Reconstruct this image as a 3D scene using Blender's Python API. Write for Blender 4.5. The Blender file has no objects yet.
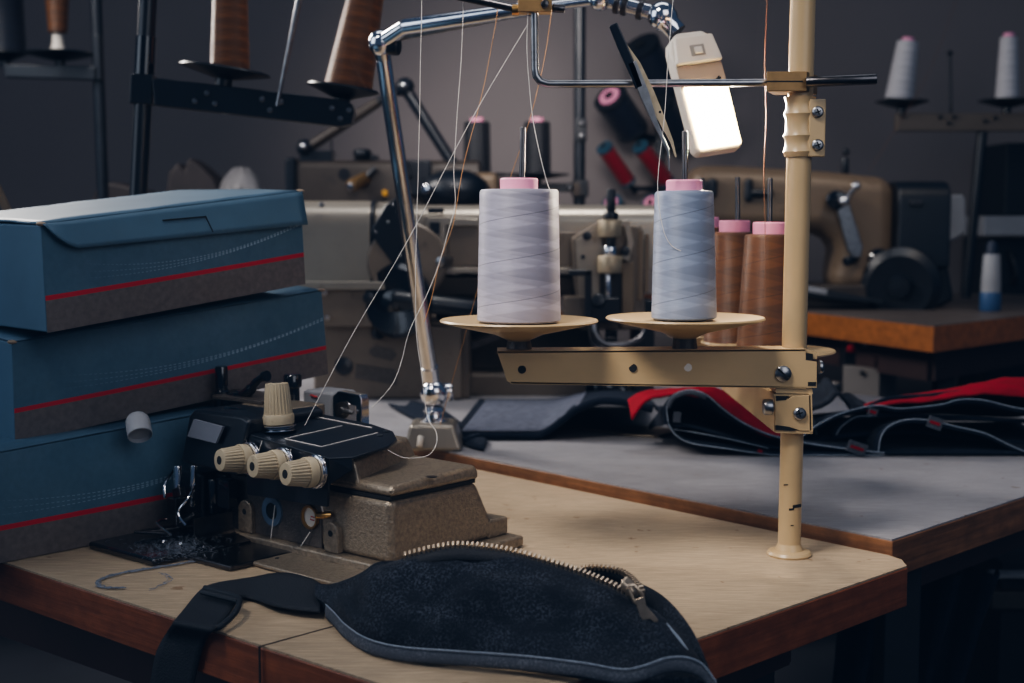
import bpy, bmesh, math, random
from mathutils import Vector, Matrix, noise
random.seed(7)
C = bpy.context.scene.collection
# ------------------------------------------------------------------ camera
FPX = 1350.0; PITCH = math.radians(5.06); CZ = 1.11
cam_d = bpy.data.cameras.new('camera'); cam = bpy.data.objects.new('camera', cam_d); C.objects.link(cam)
cam.location = (0, 0, CZ); cam.rotation_euler = (math.radians(90) - PITCH, 0, 0)
cam_d.sensor_width = 36; cam_d.lens = FPX / 1024 * 36; cam_d.clip_start = .05
cam_d.dof.use_dof = True; cam_d.dof.focus_distance = 1.24; cam_d.dof.aperture_fstop = 6.3
bpy.context.scene.camera = cam
T = .78; T2 = .795; T3 = .90
def ray(u, v):
    a = (u-512)/FPX; b = (341.5-v)/FPX
    return Vector((a, math.cos(PITCH)+b*math.sin(PITCH), -math.sin(PITCH)+b*math.cos(PITCH)))
def gz(u, v, z=T):
    d = ray(u, v); t = (z-CZ)/d.z
    return Vector((d.x*t, d.y*t, z))
def at(u, v, Y):
    d = ray(u, v); t = Y/d.y
    return Vector((d.x*t, Y, CZ+d.z*t))
def vec(*a): return Vector(a)
# ------------------------------------------------------------------ materials
def srgb(c):
    return tuple(((x/255)/12.92 if x/255 <= .04045 else ((x/255+.055)/1.055)**2.4) for x in c)
class NT:
    def __init__(s, name):
        s.m = bpy.data.materials.new(name); s.m.use_nodes = True
        s.t = s.m.node_tree; s.n = s.t.nodes; s.l = s.t.links
        s.b = s.n['Principled BSDF']
    def node(s, k, **kw):
        n = s.n.new(k)
        for a, v in kw.items():
            if a.startswith('i_'): n.inputs[int(a[2:])].default_value = v
            else: setattr(n, a, v)
        return n
    def link(s, a, b): s.l.new(a, b)
    def math(s, op, a, b=None, c=None, clamp=False):
        n = s.n.new('ShaderNodeMath'); n.operation = op; n.use_clamp = clamp
        for i, x in enumerate((a, b, c)):
            if x is None: continue
            if isinstance(x, (int, float)): n.inputs[i].default_value = x
            else: s.l.new(x, n.inputs[i])
        return n.outputs[0]
    def mix(s, f, a, b):
        n = s.n.new('ShaderNodeMix'); n.data_type = 'RGBA'
        if isinstance(f, (int, float)): n.inputs[0].default_value = f
        else: s.l.new(f, n.inputs[0])
        for i, x in ((6, a), (7, b)):
            if isinstance(x, tuple): n.inputs[i].default_value = (*x[:3], 1)
            else: s.l.new(x, n.inputs[i])
        return n.outputs[2]
    def coord(s, kind='Object', scale=(1, 1, 1), rot=(0, 0, 0)):
        tc = s.n.new('ShaderNodeTexCoord'); mp = s.n.new('ShaderNodeMapping')
        mp.inputs['Scale'].default_value = scale; mp.inputs['Rotation'].default_value = rot
        s.l.new(tc.outputs[kind], mp.inputs[0]); return mp.outputs[0]
    def noise(s, co, scale, detail=3, rough=.55):
        n = s.n.new('ShaderNodeTexNoise'); n.inputs['Scale'].default_value = scale
        n.inputs['Detail'].default_value = detail; n.inputs['Roughness'].default_value = rough
        s.l.new(co, n.inputs['Vector']); return n.outputs[0]
    def ramp(s, f, a, b):   # remap f from [a,b] to [0,1] clamped
        n = s.n.new('ShaderNodeMapRange'); n.inputs[1].default_value = a; n.inputs[2].default_value = b
        s.l.new(f, n.inputs[0]); return n.outputs[0]
    def bump(s, h, strength, dist=.001):
        n = s.n.new('ShaderNodeBump'); n.inputs['Strength'].default_value = strength; n.inputs['Distance'].default_value = dist
        s.l.new(h, n.inputs['Height']); s.l.new(n.outputs[0], s.b.inputs['Normal'])
def mat(name, c, rough=.5, metal=0, var=.12, scale=30, bump=0, bscale=None, dirt=None, spec=.5, stretch=(1, 1, 1), coat=0):
    m = NT(name); c = srgb(c)
    co = m.coord(scale=stretch)
    nz = m.ramp(m.noise(co, scale, 4), .3, .7)
    lo = tuple(x*(1-var) for x in c); hi = tuple(min(1, x*(1+var)) for x in c)
    col = m.mix(nz, lo, hi)
    if dirt:
        d = m.ramp(m.noise(co, dirt[1], 5, .65), dirt[2], dirt[2]+.12)
        col = m.mix(m.math('MULTIPLY', d, dirt[3] if len(dirt) > 3 else .8), col, srgb(dirt[0]))
    m.link(col, m.b.inputs['Base Color'])
    m.b.inputs['Roughness'].default_value = rough; m.b.inputs['Metallic'].default_value = metal
    m.b.inputs['Specular IOR Level'].default_value = spec
    m.b.inputs['Coat Weight'].default_value = coat
    if bump: m.bump(m.noise(co, bscale or scale*4, 3), bump)
    return m.m
def emis(name, c, strength):
    m = NT(name); c = srgb(c)
    nz = m.ramp(m.noise(m.coord(), 25, 2), .2, .8)
    m.link(m.mix(nz, tuple(x*.85 for x in c), c), m.b.inputs['Emission Color'])
    m.b.inputs['Emission Strength'].default_value = strength
    m.b.inputs['Base Color'].default_value = (.9, .85, .7, 1)
    return m.m
def thread_mat(name, c, dark=.55, pitch=.04, light=1.18, low=.62):
    m = NT(name); c = srgb(c)
    tc = m.n.new('ShaderNodeTexCoord'); sp = m.n.new('ShaderNodeSeparateXYZ'); m.link(tc.outputs['Object'], sp.inputs[0])
    th = m.math('DIVIDE', m.math('ARCTAN2', sp.outputs[1], sp.outputs[0]), 2*math.pi)
    z = m.math('DIVIDE', sp.outputs[2], pitch)
    h1 = m.math('FRACT', m.math('ADD', m.math('SUBTRACT', z, th), 7.2))
    h2 = m.math('FRACT', m.math('ADD', m.math('ADD', z, th), 3.55))
    line = m.math('LESS_THAN', h1, .022)
    # soft bands of the crossing winding
    b1 = m.ramp(h2, 0, 1); b2 = m.ramp(m.math('ABSOLUTE', m.math('SUBTRACT', h1, .5)), .05, .45)
    band = m.math('MULTIPLY', b1, b2)
    h3 = m.math('FRACT', m.math('ADD', m.math('MULTIPLY', m.math('ADD', z, th), 2.0), .3))
    g1 = m.math('FRACT', m.math('ADD', m.math('SUBTRACT', z, th), 7.2)); g2 = m.math('FRACT', m.math('ADD', m.math('ADD', z, th), 3.55))
    s1_ = m.ramp(m.math('PINGPONG', g1, .5), .23, .27); s2_ = m.ramp(m.math('PINGPONG', g2, .5), .23, .27)
    xor = m.math('ABSOLUTE', m.math('SUBTRACT', s1_, s2_))
    band = m.math('ADD', m.math('ADD', m.math('MULTIPLY', band, .35), m.math('MULTIPLY', h3, .25)), m.math('MULTIPLY', xor, .4))
    col = m.mix(band, tuple(x*low for x in c), tuple(min(1, x*light) for x in c))
    col = m.mix(m.math('MULTIPLY', line, .65), col, tuple(x*dark*.5 for x in c))
    nz = m.noise(m.coord(scale=(1, 1, 12)), 90, 3)
    col = m.mix(m.math('MULTIPLY', m.ramp(nz, .4, .8), .3), col, tuple(x*.6 for x in c))
    m.link(col, m.b.inputs['Base Color'])
    m.b.inputs['Roughness'].default_value = .42
    m.b.inputs['Sheen Weight'].default_value = .1
    wv = m.math('SINE', m.math('MULTIPLY', m.math('ADD', sp.outputs[2], m.math('MULTIPLY', th, .0)), 2*math.pi/.0011))
    m.bump(wv, .35, .0004)
    return m.m
def wood_mat(name, c, var=.45, ang=0, scratch=True):
    m = NT(name); c = srgb(c)
    co = m.coord(scale=(3, 3, 60), rot=(0, 0, ang)); co2 = m.coord(rot=(0, 0, ang), scale=(2, 8, 8))
    g = m.ramp(m.noise(co, 2.2, 6, .65), .3, .7)
    g2 = m.ramp(m.noise(co2, 7, 5, .6), .35, .68)
    col = m.mix(g, tuple(x*(1-var) for x in c), tuple(x*(1+var*.6) for x in c))
    col = m.mix(m.math('MULTIPLY', g2, .55), col, tuple(x*.35 for x in c))
    m.link(col, m.b.inputs['Base Color']); m.b.inputs['Roughness'].default_value = .42
    m.bump(g, .25, .001)
    return m.m
def laminate(name, c, ang, var=.13, stain=(120, 90, 60), rough=.38):
    m = NT(name); c = srgb(c)
    co = m.coord(rot=(0, 0, ang), scale=(5, 60, 1)); cc = m.coord()
    g = m.ramp(m.noise(co, 5, 6, .7), .32, .68)
    co3 = m.coord(rot=(0, 0, ang), scale=(14, 110, 1)); g3 = m.ramp(m.noise(co3, 3.2, 4, .7), .36, .64)
    col = m.mix(g, tuple(x*(1-var) for x in c), tuple(x*(1+var) for x in c))
    col = m.mix(m.math('MULTIPLY', g3, .75), col, tuple(x*.58 for x in c))
    w = m.ramp(m.noise(cc, 3.2, 6, .6), .35, .65)
    col = m.mix(m.math('MULTIPLY', w, .35), col, tuple(min(1, x*1.35) for x in c))
    sp = m.math('GREATER_THAN', m.noise(cc, 38, 3, .55), .70)
    col = m.mix(m.math('MULTIPLY', sp, .7), col, srgb(stain))
    m.link(col, m.b.inputs['Base Color'])
    m.link(m.ramp(w, -1.2, 2.4), m.b.inputs['Roughness']); m.b.inputs['Specular IOR Level'].default_value = .35
    m.bump(g3, .35, .0006)
    return m.m
def denim_mat(name, c, light, fleck=.5, scale=1.0):
    m = NT(name); c = srgb(c); L = srgb(light)
    co = m.coord(scale=(1, 1, 1), rot=(.5, .3, .8))
    w1 = m.n.new('ShaderNodeTexWave'); w1.inputs['Scale'].default_value = 420*scale; w1.inputs['Distortion'].default_value = 1.2
    m.link(co, w1.inputs[0])
    n1 = m.ramp(m.noise(m.coord(scale=(1, 1, 1)), 550*scale, 2), .45, .7)
    patch = m.ramp(m.noise(m.coord(scale=(1, 1, 2.5)), 22, 5, .65), .38, .72)
    f = m.math('MULTIPLY', m.math('MULTIPLY', n1, patch), fleck)
    f = m.math('ADD', f, m.math('MULTIPLY', w1.outputs['Fac'], .06))
    m.link(m.mix(f, c, L), m.b.inputs['Base Color']); m.b.inputs['Roughness'].default_value = .9
    m.b.inputs['Specular IOR Level'].default_value = .15
    m.b.inputs['Sheen Weight'].default_value = .03
    h = m.math('ADD', w1.outputs['Fac'], n1)
    m.bump(h, .5, .0006)
    return m.m
def box_mat(name):
    m = NT(name)
    uv = m.n.new('ShaderNodeUVMap'); sp = m.n.new('ShaderNodeSeparateXYZ'); m.link(uv.outputs[0], sp.inputs[0])
    U, V = sp.outputs[0], sp.outputs[1]
    nz = m.ramp(m.noise(m.coord(), 14, 6, .65), .3, .7); fine = m.ramp(m.noise(m.coord(), 160, 3), .3, .7)
    blue = m.mix(nz, srgb((72, 102, 124)), srgb((88, 116, 136)))
    blue = m.mix(m.math('MULTIPLY', fine, .25), blue, srgb((64, 88, 106)))
    grey = m.mix(fine, srgb((100, 93, 92)), srgb((116, 108, 106)))
    red = srgb((196, 44, 56))
    col = m.mix(m.math('LESS_THAN', V, .345), blue, red)
    col = m.mix(m.math('LESS_THAN', V, .298), col, grey)
    for c0, v0, k in ((.44, .452, .66), (.50, .480, .80), (.36, .420, .58)):
        d = m.math('SUBTRACT', U, c0)
        cur = m.math('ADD', m.math('MULTIPLY', m.math('MULTIPLY', d, d), k), v0)
        on = m.math('LESS_THAN', m.math('ABSOLUTE', m.math('SUBTRACT', V, cur)), .0042)
        dots = m.math('GREATER_THAN', m.math('SINE', m.math('MULTIPLY', U, 420.0)), -.2)
        fade = m.math('MULTIPLY', m.math('MULTIPLY', on, dots), m.ramp(U, .12, .75))
        col = m.mix(m.math('MULTIPLY', fade, .75), col, srgb((185, 205, 220)))
    m.link(col, m.b.inputs['Base Color']); m.b.inputs['Roughness'].default_value = .48
    m.b.inputs['Specular IOR Level'].default_value = .3
    m.bump(nz, .1, .002)
    return m.m
M = {}
M['cream'] = mat('cream enamel', (192, 165, 124), .32, 0, .05, 18, .05, 60, dirt=((96, 74, 50), 60, .70, .6), spec=.5)
M['chrome'] = mat('chrome', (235, 235, 238), .13, 1, .08, 60)
M['steel'] = mat('brushed steel', (150, 150, 152), .3, 1, .2, 90, dirt=((80, 70, 60), 40, .6, .5))
M['dark_steel'] = mat('dark steel', (92, 90, 92), .28, 1, .25, 80)
M['brass'] = mat('brass', (190, 150, 92), .3, 1, .2, 60)
M['brassblock'] = mat('brass block', (146, 116, 76), .42, .55, .15, 60, dirt=((70, 50, 30), 90, .66, .5))
M['black'] = mat('black metal', (13, 20, 31), .38, 0, .2, 30, dirt=((70, 78, 90), 120, .72, .6), coat=.2)
M['black_gloss'] = mat('black gloss', (12, 18, 28), .16, 0, .2, 30, coat=.6)
M['black_matt'] = mat('black plastic', (14, 21, 32), .6, 0, .2, 30)
M['navy_plastic'] = mat('navy plastic', (20, 34, 58), .5, 0, .2, 30)
M['knob'] = mat('beige knob plastic', (176, 162, 136), .45, 0, .08, 40, dirt=((110, 92, 66), 70, .62, .5))
M['cast'] = mat('hammered grey-bronze enamel', (144, 131, 114), .28, .5, .25, 240, 1.0, 380, dirt=((70, 62, 54), 26, .62, .45))
M['cast_dark'] = mat('hammered dark enamel', (84, 78, 74), .36, .3, .2, 200, .9, 400)
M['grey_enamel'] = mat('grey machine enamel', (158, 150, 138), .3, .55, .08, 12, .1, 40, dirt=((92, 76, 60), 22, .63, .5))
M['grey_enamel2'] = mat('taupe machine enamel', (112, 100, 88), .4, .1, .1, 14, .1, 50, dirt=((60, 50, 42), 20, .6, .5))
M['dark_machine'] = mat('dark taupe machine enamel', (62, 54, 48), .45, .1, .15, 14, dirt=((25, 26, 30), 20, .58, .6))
M['beige_machine'] = mat('beige machine enamel', (122, 104, 84), .42, .05, .08, 10, dirt=((80, 62, 46), 18, .62, .5))
M['pink'] = mat('pink core plastic', (244, 158, 190), .45, 0, .04, 30)
M['core_red'] = mat('teal core plastic', (44, 74, 92), .45, 0, .1, 30)
M['lilac_thread'] = thread_mat('lilac grey thread', (176, 172, 190))
M['blue_thread'] = thread_mat('blue grey thread', (146, 158, 184))
M['brown_thread'] = thread_mat('chestnut brown thread', (104, 62, 26), light=1.45)
M['bronze_thread'] = thread_mat('bronze thread', (128, 76, 32), pitch=.03, light=1.45)
M['black_thread'] = thread_mat('black thread', (26, 28, 36))
M['navy_thread'] = thread_mat('navy thread', (14, 26, 48))
M['red_thread'] = thread_mat('red thread', (158, 26, 44), pitch=.016)
M['white_thread'] = thread_mat('white thread', (206, 202, 204), low=.88, dark=1.4)
M['strand_white'] = mat('white strand', (220, 214, 208), .6, 0, .1, 300)
M['strand_gold'] = mat('gold strand', (196, 142, 84), .6, 0, .15, 300)
M['strand_brown'] = mat('brown strand', (120, 78, 50), .6, 0, .15, 300)
M['wall'] = mat('plaster wall', (122, 115, 115), .9, 0, .05, 2.2, .05, 30)
M['floor'] = mat('dark floor', (46, 48, 56), .7, 0, .2, 4)
M['lam1'] = laminate('tan laminate', (176, 156, 130), math.radians(41), .34)
M['lam2'] = laminate('blue grey laminate', (148, 146, 150), math.radians(47), .16, (110, 92, 76), .3)
M['lam3'] = laminate('dark laminate', (96, 88, 84), .3, .08)
M['wood1'] = wood_mat('reddish wood edge', (142, 80, 48), .4)
M['wood2'] = wood_mat('worn brown wood edge', (144, 98, 64), .5)
M['wood3'] = wood_mat('orange wood edge', (176, 108, 56), .2)
M['seam'] = mat('dark seam', (40, 28, 22), .8)
M['carton'] = box_mat('printed blue carton')
M['carton_plain'] = mat('plain blue carton', (76, 104, 126), .5, 0, .1, 12, .1, 60, spec=.3)
M['carton_edge'] = mat('raw carton edge', (150, 130, 110), .8, 0, .2, 80)
M['denim'] = denim_mat('dark navy denim', (12, 17, 27), (112, 120, 138), .45)
M['denim2'] = denim_mat('deep navy denim', (15, 23, 38), (70, 84, 108), .35)
M['denim_band'] = denim_mat('faded denim binding', (68, 72, 82), (128, 134, 144), .7)
M['webbing'] = mat('black webbing', (16, 21, 31), .75, 0, .3, 300, .8, 600)
M['felt'] = mat('grey felt', (88, 91, 104), .95, 0, .25, 90, .6, 240, spec=.1)
M['redcloth'] = mat('red cloth', (140, 27, 38), .85, 0, .15, 60, .5, 300, spec=.1)
M['stitch'] = mat('pale stitching', (132, 142, 156), .8, 0, .3, 500, spec=.1)
M['zip'] = mat('zipper metal', (190, 172, 150), .34, .8, .15, 200)
M['white_plastic'] = mat('white plastic', (224, 216, 204), .4, 0, .04, 20, dirt=((150, 130, 100), 30, .64, .4))
M['grey_plastic'] = mat('grey plastic', (150, 152, 158), .5, 0, .1, 20)
M['tan_panel'] = mat('tan inner panel', (168, 148, 128), .5, 0, .05, 20)
M['lampglow'] = emis('lamp diffuser', (255, 226, 160), 22.0)
M['label'] = mat('grey label', (112, 116, 128), .5, 0, .05, 20)
M['red_mark'] = mat('red mark', (190, 60, 60), .5)
M['lint'] = mat('grey lint', (124, 130, 142), .95, 0, .4, 300)
M['paper'] = mat('crumpled film', (120, 118, 120), .5, 0, .2, 20)
M['brownbag'] = mat('brown leather', (52, 44, 44), .6, 0, .2, 20)
M['yellow'] = mat('yellow', (220, 160, 40), .5)
M['blue_ring'] = mat('slate blue paint', (88, 108, 132), .5, 0, .2, 60)
M['dark_hole'] = mat('hole black', (10, 14, 20), .8)
M['blue_bottle'] = mat('dusty blue plastic', (52, 84, 128), .5, 0, .1, 20)
M['rear_leg'] = mat('worn pale steel', (180, 164, 138), .4, .5, .2, 80)
M['junction'] = mat('grey junction box', (128, 122, 118), .6, 0, .08, 12)
# ------------------------------------------------------------------ builder
ROOT = {}
LOCAL = set()
SPLIT = {'rivets': 'rivet', 'clamp_screws': 'clamp_screw', 'cover_screws': 'cover_screw', 'face_screws': 'face_screw', 'plate_screws': 'plate_screw', 'panel_screws': 'panel_screw', 'cover_rivets': 'cover_rivet', 'joint_screw': 'joint_screw', 'clamp': 'clamp', 'arm_joint': 'arm_joint', 'lever_pivot': 'lever_pivot', 'chrome_stud': 'chrome_stud', 'beam_hole': 'beam_hole', 'beam_lip': 'beam_lip', 'beam_notch': 'beam_notch', 'adjusting_knob': 'adjusting_knob', 'peg': 'peg', 'worn_corner': 'worn_corner', 'ledge_hole': 'ledge_hole', 'brass_strips': 'brass_strip', 'top_fittings': 'top_fitting', 'face_fittings': 'face_fitting', 'bracket_shadow_gap': 'bracket_gap_shadow', 'dial': 'dial', 'ball_joint': 'ball_joint', 'needle': 'needle', 'needle_bar': 'needle_bar', 'arm_slot': 'arm_slot', 'arm_panel': 'arm_panel', 'paint_chips': 'paint_chip', 'arm_ring': 'arm_ring', 'looper_thread': 'looper_thread', 'name_plate': 'name_plate', 'tension_disc': 'tension_disc', 'looper_arm': 'looper_arm'}
class MB:
    def __init__(s): s.v = []; s.f = []; s.uv = {}; s.parts = []
    def add(s, vs, fs):
        s.parts.append((len(s.v), len(s.v)+len(vs), len(s.f), len(s.f)+len(fs)))
        n = len(s.v); s.v += [Vector(x) for x in vs]; s.f += [tuple(i+n for i in f) for f in fs]; return s
    def hexa(s, p):     # 0-3 bottom ring, 4-7 top ring
        return s.add(p, [(3, 2, 1, 0), (4, 5, 6, 7), (0, 1, 5, 4), (1, 2, 6, 5), (2, 3, 7, 6), (3, 0, 4, 7)])
    def bx(s, x0, x1, y0, y1, z0, z1):
        return s.hexa([(x0, y0, z0), (x1, y0, z0), (x1, y1, z0), (x0, y1, z0), (x0, y0, z1), (x1, y0, z1), (x1, y1, z1), (x0, y1, z1)])
    def obox(s, c, ex, ey, ez, sx, sy, sz):
        c = Vector(c); ex = Vector(ex).normalized()*sx/2; ey = Vector(ey).normalized()*sy/2; ez = Vector(ez).normalized()*sz/2
        return s.hexa([c-ex-ey-ez, c+ex-ey-ez, c+ex+ey-ez, c-ex+ey-ez, c-ex-ey+ez, c+ex-ey+ez, c+ex+ey+ez, c-ex+ey+ez])
    def bar(s, p0, p1, w, h, up=(0, 0, 1)):
        p0 = Vector(p0); p1 = Vector(p1); d = p1-p0; side = d.cross(Vector(up)).normalized(); u = side.cross(d).normalized()
        return s.obox((p0+p1)/2, d, side, u, d.length, w, h)
    def lathe(s, prof, o=(0, 0, 0), axis=(0, 0, 1), n=32, cap=True):
        o = Vector(o); a = Vector(axis).normalized()
        x = a.orthogonal().normalized(); y = a.cross(x)
        vs = []; fs = []
        for r, z in prof:
            for k in range(n):
                t = 2*math.pi*k/n; vs.append(o + a*z + (x*math.cos(t)+y*math.sin(t))*max(r, 1e-5))
        for i in range(len(prof)-1):
            for k in range(n):
                k2 = (k+1) % n; fs.append((i*n+k, i*n+k2, (i+1)*n+k2, (i+1)*n+k))
        if cap: fs.append(tuple(range(n-1, -1, -1))); fs.append(tuple((len(prof)-1)*n+k for k in range(n)))
        return s.add(vs, fs)
    def cyl(s, p0, p1, r0, r1=None, n=20):
        p0 = Vector(p0); p1 = Vector(p1); r1 = r0 if r1 is None else r1
        return s.lathe([(r0, 0), (r1, (p1-p0).length)], p0, p1-p0, n)
    def rcyl(s, p0, p1, r, e=None, n=20):     # rounded ends
        p0 = Vector(p0); p1 = Vector(p1); L = (p1-p0).length; e = e or r*.35
        return s.lathe([(r-e, 0), (r-e*.3, e*.3), (r, e), (r, L-e), (r-e*.3, L-e*.3), (r-e, L)], p0, p1-p0, n)
    def sphere(s, c, r, n=20, m=12, sc=(1, 1, 1)):
        vs = []; fs = []; c = Vector(c)
        for i in range(m+1):
            ph = math.pi*i/m
            for k in range(n):
                t = 2*math.pi*k/n
                vs.append(c+Vector((r*sc[0]*max(math.sin(ph), 1e-4)*math.cos(t), r*sc[1]*max(math.sin(ph), 1e-4)*math.sin(t), -r*sc[2]*math.cos(ph))))
        for i in range(m):
            for k in range(n): fs.append((i*n+k, i*n+(k+1) % n, (i+1)*n+(k+1) % n, (i+1)*n+k))
        return s.add(vs, fs)
    def tube(s, pts, r, n=8, close=False):
        pts = [Vector(p) for p in pts]; m = len(pts); vs = []; fs = []
        rr = r if isinstance(r, (list, tuple)) else [r]*m
        d0 = (pts[1]-pts[0]).normalized(); x = d0.orthogonal().normalized()
        for i, p in enumerate(pts):
            a = pts[max(i-1, 0)]; b = pts[min(i+1, m-1)]; d = (b-a).normalized()
            x = (x - d*x.dot(d)).normalized(); y = d.cross(x)
            for k in range(n):
                t = 2*math.pi*k/n; vs.append(p+(x*math.cos(t)+y*math.sin(t))*rr[i])
        for i in range(m-1):
            for k in range(n): fs.append((i*n+k, i*n+(k+1) % n, (i+1)*n+(k+1) % n, (i+1)*n+k))
        fs.append(tuple(range(n-1, -1, -1))); fs.append(tuple((m-1)*n+k for k in range(n)))
        return s.add(vs, fs)
    def prism(s, pts, d):     # polygon of 3D points, extruded by vector d
        n = len(pts); d = Vector(d); a = [Vector(p) for p in pts]; b = [p+d for p in a]
        fs = [tuple(range(n-1, -1, -1)), tuple(range(n, 2*n))]+[(i, (i+1) % n, n+(i+1) % n, n+i) for i in range(n)]
        return s.add(a+b, fs)
    def grid(s, rows):        # rows of points
        m = len(rows); n = len(rows[0]); vs = [p for r in rows for p in r]
        return s.add(vs, [(i*n+j, i*n+j+1, (i+1)*n+j+1, (i+1)*n+j) for i in range(m-1) for j in range(n-1)])
    def build(s, name, m, parent=None, bevel=0, sub=0, solid=0, angle=35, loc=None, seg=2, off=-1):
        if name in SPLIT and parent is not None and len(s.parts) > 1 and not s.uv:
            first = None
            for a, b, c, d in s.parts:
                q = MB(); q.add(s.v[a:b], [tuple(i-a for i in f) for f in s.f[c:d]]); q.uv = {1: 1}
                o = q.build(SPLIT[name], m, parent, bevel, sub, solid, angle, loc, seg, off); first = first or o
            return first
        me = bpy.data.meshes.new(name); o = bpy.data.objects.new(name, me); C.objects.link(o)
        if parent is not None:
            root = ROOT[parent.name]; ROOT[o.name] = root
            shift = Vector((0, 0, 0)) if root in LOCAL else bpy.data.objects[root].location.copy()
            o.parent = parent
        else:
            ROOT[o.name] = o.name
            if loc is None:
                c = sum(s.v, Vector())/len(s.v); loc = Vector((c.x, c.y, min(v.z for v in s.v)))
            o.location = loc; shift = Vector(loc)
        me.from_pydata([v-shift for v in s.v], [], s.f); me.update()
        bm = bmesh.new(); bm.from_mesh(me); bmesh.ops.recalc_face_normals(bm, faces=bm.faces)
        bm.to_mesh(me); bm.free()
        me.materials.append(M[m] if isinstance(m, str) else m)
        for p in me.polygons: p.use_smooth = True
        if not (sub or bevel or solid): me.set_sharp_from_angle(angle=math.radians(angle))
        if solid:
            md = o.modifiers.new('thickness', 'SOLIDIFY'); md.thickness = solid; md.offset = off
        if bevel:
            md = o.modifiers.new('edges', 'BEVEL'); md.width = bevel; md.segments = seg; md.limit_method = 'ANGLE'; md.angle_limit = math.radians(40)
            md.harden_normals = True
            me.set_sharp_from_angle(angle=math.radians(60))
        if sub:
            md = o.modifiers.new('smooth', 'SUBSURF'); md.levels = sub; md.render_levels = sub
        return o
def tag(o, label=None, cat=None, group=None, kind=None):
    if label: o['label'] = label
    if cat: o['category'] = cat
    if group: o['group'] = group
    if kind: o['kind'] = kind
    return o
def thing(name, label, cat, loc=(0, 0, 0), rot=(0, 0, 0), group=None, local=False):
    o = bpy.data.objects.new(name, None); C.objects.link(o); o.empty_display_size = .05
    o.location = loc; o.rotation_euler = rot; ROOT[o.name] = o.name
    if local: LOCAL.add(o.name)
    return tag(o, label, cat, group)
def copy_tree(o, parent=None):
    c = o.copy(); C.objects.link(c); c.parent = parent
    for ch in [x for x in C.objects if x.parent == o]: copy_tree(ch, c)
    return c
def struct(name, mb, m, **k): return tag(mb.build(name, m, **k), kind='structure')
def smooth_path(pts, k=6):
    pts = [Vector(p) for p in pts]; out = []
    for i in range(len(pts)-1):
        p0 = pts[max(i-1, 0)]; p1 = pts[i]; p2 = pts[i+1]; p3 = pts[min(i+2, len(pts)-1)]
        for j in range(k):
            t = j/k
            out.append(.5*((2*p1)+(p2-p0)*t+(2*p0-5*p1+4*p2-p3)*t*t+(-p0+3*p1-3*p2+p3)*t**3))
    out.append(pts[-1]); return out
def screw(mb, c, axis, r=.004, h=.002):   # domed screw head
    mb.lathe([(r, 0), (r, h*.6), (r*.75, h), (.0001, h*1.15)], c, axis, 16)
# ================================================================== SETTING
struct('wall_back', MB().bx(-4, 4, 4.3, 4.4, 0, 3.2), 'wall')
struct('floor', MB().bx(-4, 4, -1, 4.3, -.05, 0), 'floor')
# ------------------------------------------------------------------ tables
def slab(mb, poly, z0, z1): return mb.prism([(x, y, z0) for x, y in poly], (0, 0, z1-z0))
def inset(poly, k):
    c = Vector((sum(p[0] for p in poly)/len(poly), sum(p[1] for p in poly)/len(poly)))
    out = []
    for p in poly:
        d = (c-Vector(p)); out.append(tuple(Vector(p)+d.normalized()*k))
    return out
def table(name, label, poly, z, wood, lam, th=.04, legs=(), leg_m='black_matt', apron=True):
    c = poly[0]; t = thing(name, label, 'table', (sum(p[0] for p in poly)/len(poly), sum(p[1] for p in poly)/len(poly), 0))
    slab(MB(), poly, z-th, z-.0018).build('wood_edge', wood, t, bevel=.0015)
    slab(MB(), inset(poly, .0012), z-.0018, z).build('laminate_top', lam, t)
    if apron:
        a = inset(poly, .12); mb = MB()
        for i in range(len(a)):
            p, q = Vector((*a[i], z-th-.035)), Vector((*a[(i+1) % len(a)], z-th-.035)); mb.bar(p, q, .02, .07)
        mb.build('apron', M['apron'], t)
    for x, y in legs: MB().bx(x-.02, x+.02, y-.02, y+.02, 0, z-th).build('leg', leg_m, t, bevel=.003)
    return t
M['apron'] = mat('dark brown apron', (58, 38, 38), .6, 0, .2, 12)
P1 = [(-.024, .8815), (.3815, 1.2765), (.3835, 1.300), (.3755, 1.3185), (-.42, 2.199), (-.95, 1.685)]
t1 = table('sewing_table', 'tan topped work table with reddish wood edge holding the overlock machine and the bag', P1, T, 'wood1', 'lam1', legs=[(-.02, 1.12), (.24, 1.32), (-.42, 2.0), (-.76, 1.68)])
sa, sb = gz(260, 646.6), gz(326, 628.5); sd = (sb-sa).normalized(); sn = vec(-sd.y, sd.x, 0)
ms = MB(); ms.obox(sa+sd*.05+vec(0, 0, .0001), sd, sn, (0, 0, 1), .1, .0016, .0006)
ms.obox(sa-sd*.0006+vec(0, 0, -.02), sd, sn, (0, 0, 1), .0012, .0016, .04)
ms.build('joint_seam', 'seam', t1)
# screw plug on the front edge
P2 = [(.379, 1.3215), (1.05, 1.994), (.013, 3.146), (-.658, 2.473)]
t2 = table('work_table', 'blue-grey topped table with worn brown edge under the denim pieces', P2, T2, 'wood2', 'lam2', legs=[(.42, 1.44), (.98, 2.0), (.0, 3.05), (-.58, 2.49)])
P3 = [(.855, 2.728), (1.75, 3.64), (1.40, 3.99), (.375, 3.99)]
t3 = table('back_table', 'table with thick orange wood edge under the beige sewing machine', P3, T3, 'wood3', 'lam3', .055, legs=[(.95, 2.95), (1.55, 3.62), (1.32, 3.9), (.50, 3.9)])
P4 = [(-1.9, 3.2), (.26, 3.2), (.26, 3.9), (-1.9, 3.9)]
t4 = table('rear_bench', 'dark bench at the back carrying the dark machine and the bundle', P4, T3, 'wood2', 'lam3', .04, legs=[(-1.8, 3.3), (.18, 3.3), (.18, 3.8), (-1.8, 3.8)])
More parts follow.
